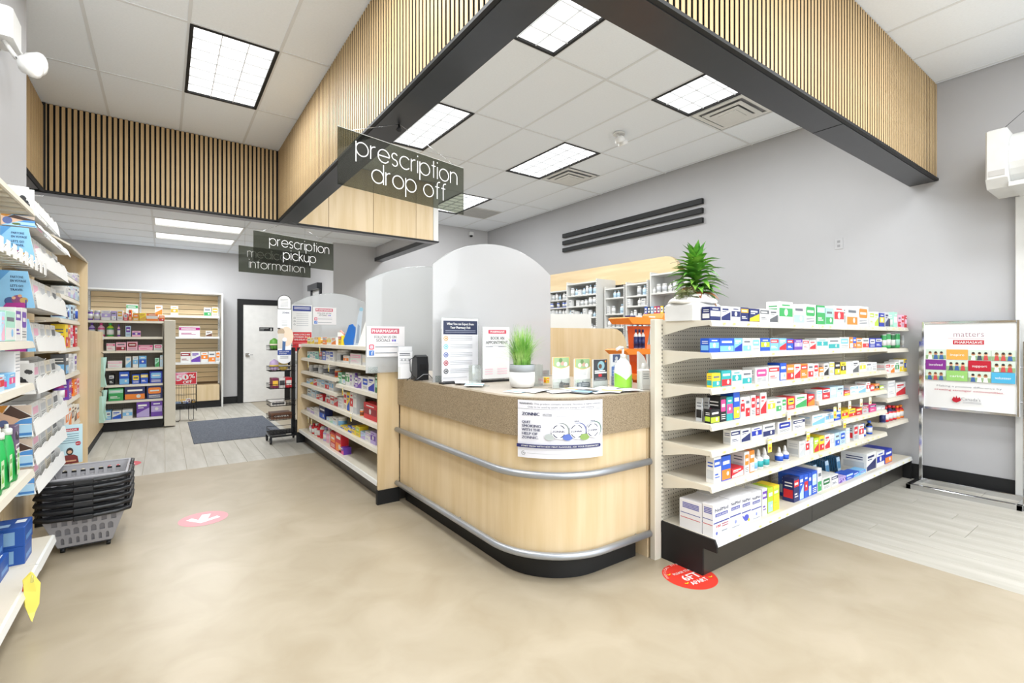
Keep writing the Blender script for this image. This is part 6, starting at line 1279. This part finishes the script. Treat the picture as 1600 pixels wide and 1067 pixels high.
# price label dots along the right shelf rails: small yellow labels, one strip per shelf rail
lab = B(); rg = random.Random(2)
for z, x0, x1 in ((1.505, 2.62, 5.95), (1.314, 2.62, 5.3), (1.115, 2.62, 5.3), (.893, 2.62, 3.9), (.739, 2.62, 5.3), (.532, 2.62, 5.3), (.225, 2.62, 5.9)):
    x = x0+.08; yy = 1.602 if z > .3 else 1.572
    while x < x1: lab.add([(x, yy-.0155+.011, z-.024), (x+.026, yy-.0045, z-.024), (x+.026, yy-.0015, z-.014), (x, yy-.0015, z-.014)], [(0, 1, 2, 3)], K(rg.choice(['e6dc7a', 'f0eec8', 'e6dc7a', 'f4f4f0']))); x += .10+.08*rg.random()
o = lab.build('price_labels', PRINT, RG); o['kind'] = 'stuff'; o.location = (-2.585, -1.585, 0)
# ================================================================ PLANTER ON THE RIGHT SHELVING
t = thing('planter', 'draped white planter with leafy green plant on the right shelving top', 'plant', (2.70, 1.815, 1.5055))
pl = B(); pl.cbox(-.125, .16, -.12, .13, 0, .125, .03); pl.build('planter_box', M_pot, t)
wr = B(); rg = random.Random(6)
for k in range(7):
    n = 28; r0 = .005+.004*rg.random(); pts = [((.0175+.150*math.cos(2*PI*i/n)*(1-.05*k))+.0, .005+.132*math.sin(2*PI*i/n)*(1-.05*k), .118+.006*k+.004*math.sin(5*2*PI*i/n+k)) for i in range(n)]; wr.tube(pts, r0*1.4, 6, closed=True)
wr.build('rope_wrap', mat('white_raffia', 'e4e2dc', .8, noise=.1, scale=40), t); B().cbox(-.10, .13, -.10, .10, .12, .15, .02).build('moss', mat('soil_moss2', '4a4a32', .9), t)
def leaf(p, th, el, L_, W_, curl, m, rgx):
    """one strap leaf: midrib curve with a V section"""
    d = Vector((math.cos(th), math.sin(th), 0)); sd = Vector((-math.sin(th), math.cos(th), 0)); n = 7; vs = []; q = Vector(p); e = el
    for k in range(n):
        s_ = k/(n-1); w1 = W_*(math.sin(PI*min(s_*.9+.1, 1))**.7)*(1-s_**4)+.001
        vs += [q-sd*w1+Vector((0, 0, w1*.4)), q.copy(), q+sd*w1+Vector((0, 0, w1*.4))]; q = q+(d*math.cos(e)+Vector((0, 0, 1))*math.sin(e))*(L_/(n-1)); e -= curl/(n-1)
    fs = []
    for k in range(n-1): fs += [(3*k, 3*k+1, 3*k+4, 3*k+3), (3*k+1, 3*k+2, 3*k+5, 3*k+4)]
    return B().add(vs, fs, None, True).build('leaf', m, t)
rg = random.Random(12); n = 0
st = B().tube([(.05, 0, .12), (.05, 0, .38)], .012, 8); st.build('stem', M_leaf, t)
for ring in range(13):
    z = .15+ring*.021; f = ring/12
    for k in range(9 if ring < 10 else 5):
        th = k*2*PI/(9 if ring < 10 else 5)+ring*.55+rg.uniform(-.2, .2); el = .1+f*1.15+rg.uniform(-.15, .15); L_ = (.15 if ring < 7 else .15-.010*(ring-7))*rg.uniform(1.0, 1.35)
        mm = M_leafb if ring < 3 and rg.random() < .45 else M_leaf
        leaf((.05, 0, z), th, el, L_, (.025 if ring < 10 else .02)*rg.uniform(.85, 1.15), .9+rg.random()*.6 if ring < 10 else .3, mm, rg); n += 1
fl = B()
for i in range(260):
    th = rg.random()*2*PI; r0 = rg.random()*.03; p = Vector((-.085+r0*math.cos(th), -.02+r0*math.sin(th), .14+.05*rg.random())); d = Vector((math.cos(th)-.6, math.sin(th), rg.uniform(-.6, 1))).normalized(); s_ = d.orthogonal().normalized()*.002; e_ = p+d*.05; fl.add([p-s_, p+s_, e_+s_*.5, e_-s_*.5], [(0, 1, 2, 3)])
fl.build('fine_foliage', two_tone('dusty_foliage', '5a6a3a', '9a9a6a', 20, .7), t)['kind'] = 'stuff'
cw = B()
for k in range(9):
    th = -1.2+k*.35; cw.tube([(.05, 0, .2+k*.02), (.05+.12*math.cos(th), .12*math.sin(th), .24+k*.02), (.05+.19*math.cos(th), .19*math.sin(th), .20+k*.024)], .0012, 4)
cw.build('tendrils', mat('grey_tendril', '5a5c5a', .6), t)
# ================================================================ PHARMACY BACKGROUND
t = B().prism([(4.22, 2.26), (7.6, 2.26), (7.6, 2.60), (4.50, 2.60)]+[(4.45+.22*math.cos(math.radians(a_)), 2.38+.22*math.sin(math.radians(a_))) for a_ in (90, 110, 130, 150, 180)], 'x', 5.98, 6.05).build('header_panel', M_maple_h)
tag(t, 'long pale maple header panel over the white pharmacy shelves, rounded right end', 'panel')
# (profile is in (y, z); x thickness 5.98..6.05)
BAYS = [(6.25, 7.6, [2.24, 2.08, 1.94, 1.80, 1.62, 1.4], 'white pharmacy shelf bay at far left, next to the large shield', 5.70), (5.42, 6.13, [2.31, 2.11, 1.93, 1.74, 1.5], 'white pharmacy shelf bay projecting forward, above the white board', 5.55), (4.97, 5.38, [2.18, 2.03, 1.78, 1.57, 1.35], 'narrow white pharmacy bay with dark bottles', 5.68), (4.52, 4.93, [2.21, 2.03, 1.88, 1.68, 1.53, 1.3], 'white pharmacy bay left of the orange stand', 5.66), (3.90, 4.48, [2.31, 2.04], 'white pharmacy bay behind the leafy plant', 5.66)]
rgp = random.Random(31); cnt = 0
for y0, y1, zs, lb, xf in BAYS:
    nm_ = {'at far': 'far left pharmacy bay', 'projec': 'projecting pharmacy bay', 'narrow': 'narrow pharmacy bay', 'left o': 'pharmacy bay by orange stand', 'behind': 'pharmacy bay behind plant'}[[k_ for k_ in ('at far', 'projec', 'narrow', 'left o', 'behind') if k_ in lb][0]]
    t = thing('pharmacy_shelf', lb, 'shelf', (xf, y0, 0)); D = 5.98-xf if y1 > 4.5 else 5.98-xf
    B().box(D-.012, D, 0, y1-y0, 0, max(zs)+.02).build('back_panel', M_white, t)
    for y in (0, y1-y0-.02): B().box(0, D-.012, y, y+.02, 0, max(zs)+.03).build('side_panel', M_white, t)
    for z in zs: B().box(.003, D-.013, .021, y1-y0-.021, z-.022, z).build('shelf', M_white, t)
    sl = B(); z = 1.4
    while z < max(zs): sl.box(-.001, .001, .006, .012, z, z+.014); z += .03
    sl.build('slot_strip', M_black, t)['kind'] = 'stuff'
    dark = 'narrow' in lb
    for si, z in enumerate(zs[1:]):
        gap = zs[si]-z-.03; yy = y0+.05; j = 0
        while yy < y1-.07:
            w1 = rgp.uniform(.055, .08); h1 = min(gap*.9, rgp.uniform(.08, .15))
            kk, c1, c2 = rgp.choice([('j', 'white', 'white'), ('o', 'white', 'white'), ('j', 'white', 'silver'), ('c', 'white', 'silver'), ('o', 'white', 'lblue')])
            if dark and rgp.random() < .5: kk, c1, c2 = 'o', 'amber', 'white'; h1 = min(gap*.95, .17)
            if 'far left' in lb and si == 1: kk, c1, c2 = 'j', 'blue', 'white'
            if rgp.random() < .82 and yy < 7.2:
                j += 1; cnt += 1
                product(kk, c1, c2, xf+.012, yy+w1/2, z+.0005, w1, .06, h1, -PI/2, f"{desc(kk, c1, c2)}, {ordn(j)} from right, {['second', 'third', 'fourth', 'fifth', 'sixth'][si]} shelf, {nm_}", 'stock on the pharmacy shelves', j % 5)
            yy += w1+rgp.uniform(.01, .03)
# coloured binders / boxes in front of the plant bay
for k, c in enumerate(('blue', 'black', 'sky', 'red', 'magenta', 'yellow', 'navy')):
    product('c', c, 'white', 5.62, 4.52-k*.055, 1.705, .05, .12, .14, -PI/2, f"slim {cn(c)} binder standing above the orange stand", 'binders above the orange stand', 3)
B().box(5.60, 5.965, 3.922, 4.458, 1.68, 1.70).build('binder_shelf', M_white); tag(bpy.data.objects['binder_shelf'], 'small white ledge that carries the coloured binders', 'shelf')
# maple partition behind the counter and white board
t = thing('partition', 'maple partition with rounded corner behind the counter brochures', 'partition', (3.02, 3.6, 0))
B().prism([(0, 0), (1.13, 0), (1.13, 1.30)]+[(.93+.20*math.cos(math.radians(a_)), 1.30+.20*math.sin(math.radians(a_))) for a_ in (15, 35, 55, 75, 90)]+[(0, 1.50)], 'y', 0, .03).build('panel', M_maple, t)
t = thing('white_board', 'blank white slanted board standing behind the maple partition', 'board', (3.20, 3.9, 1.05)); B().prism([(0, 0), (.74, 0), (.70, .62), (-.02, .60)], 'y', 0, .03).build('board', M_white, t); B().box(.1, .6, .03, .2, 0, .04).build('foot', M_white, t)
t2 = thing('dispensing_bench', 'white work bench behind the maple partition', 'bench', (3.05, 3.66, 0)); B().box(0, 1.1, 0, .5, 0, 1.0).build('cabinet', M_cream, t2); B().box(-.02, 1.12, -.01, .52, 1.0, 1.045).build('top', M_white, t2)
# orange display stand
t = thing('orange_stand', 'orange tiered plastic display stand behind the right shelving end', 'display stand', (3.05, 2.60, 0))
def otray(x0, x1, z, h):
    b_ = B(); b_.prism([(x0-.03, z), (x0+.02, z-h*.5), (x1, z-h*.5), (x1+.02, z+h*.6), (x1-.02, z+h*.6), (x1-.05, z+.01), (x0, z+.01)], 'y', 0, .22); return b_.build('tray', M_orange, t)
otray(0, .45, 1.56, .09); otray(-.04, .40, 1.30, .07); otray(.02, .40, 1.09, .06)
B().prism([(.20, 0), (.40, 0), (.34, .6), (.30, 1.1), (.25, 1.25), (.32, 1.5), (.14, 1.5), (.17, 1.2), (.24, .9)], 'y', .06, .16).build('column', mat('deep_orange_plastic', 'e0641c', .4), t)
for k in range(3): product('o', 'white', 'navy', 3.16+k*.045, 2.62, 1.312, .04, .04, .16, 0, f"slim white and navy bottle, {ordn(k+1)} from left on the orange stand", 'bottles on the orange stand')
for k in range(4): 
    a = Art(); a.b.cbox(0, .07, 0, .05, 0, .012, .001, K(['navy', 'white', 'orange', 'white'][k])); a.b.add([(.01, .01, .0125), (.06, .01, .0125), (.06, .03, .0125), (.01, .03, .0125)], [(0, 1, 2, 3)], K(['red', 'orange', 'navy', 'blue'][k])); tag(a.b.build('sachet', PRINT, None, (3.07+k*.085, 2.63, 1.571)), f"flat {['navy', 'white and orange', 'orange and navy', 'white and blue'][k]} sachet on the upper orange tray", 'package', 'sachets on the orange stand')
t = thing('white_wing', 'large white curved plastic panel before the orange stand', 'display', (2.93, 2.42, 1.057)); B().prism([(0, 0), (.14, 0), (.12, .10), (.06, .20), (0, .24)], 'y', 0, .02).build('panel', M_bwhite, t)
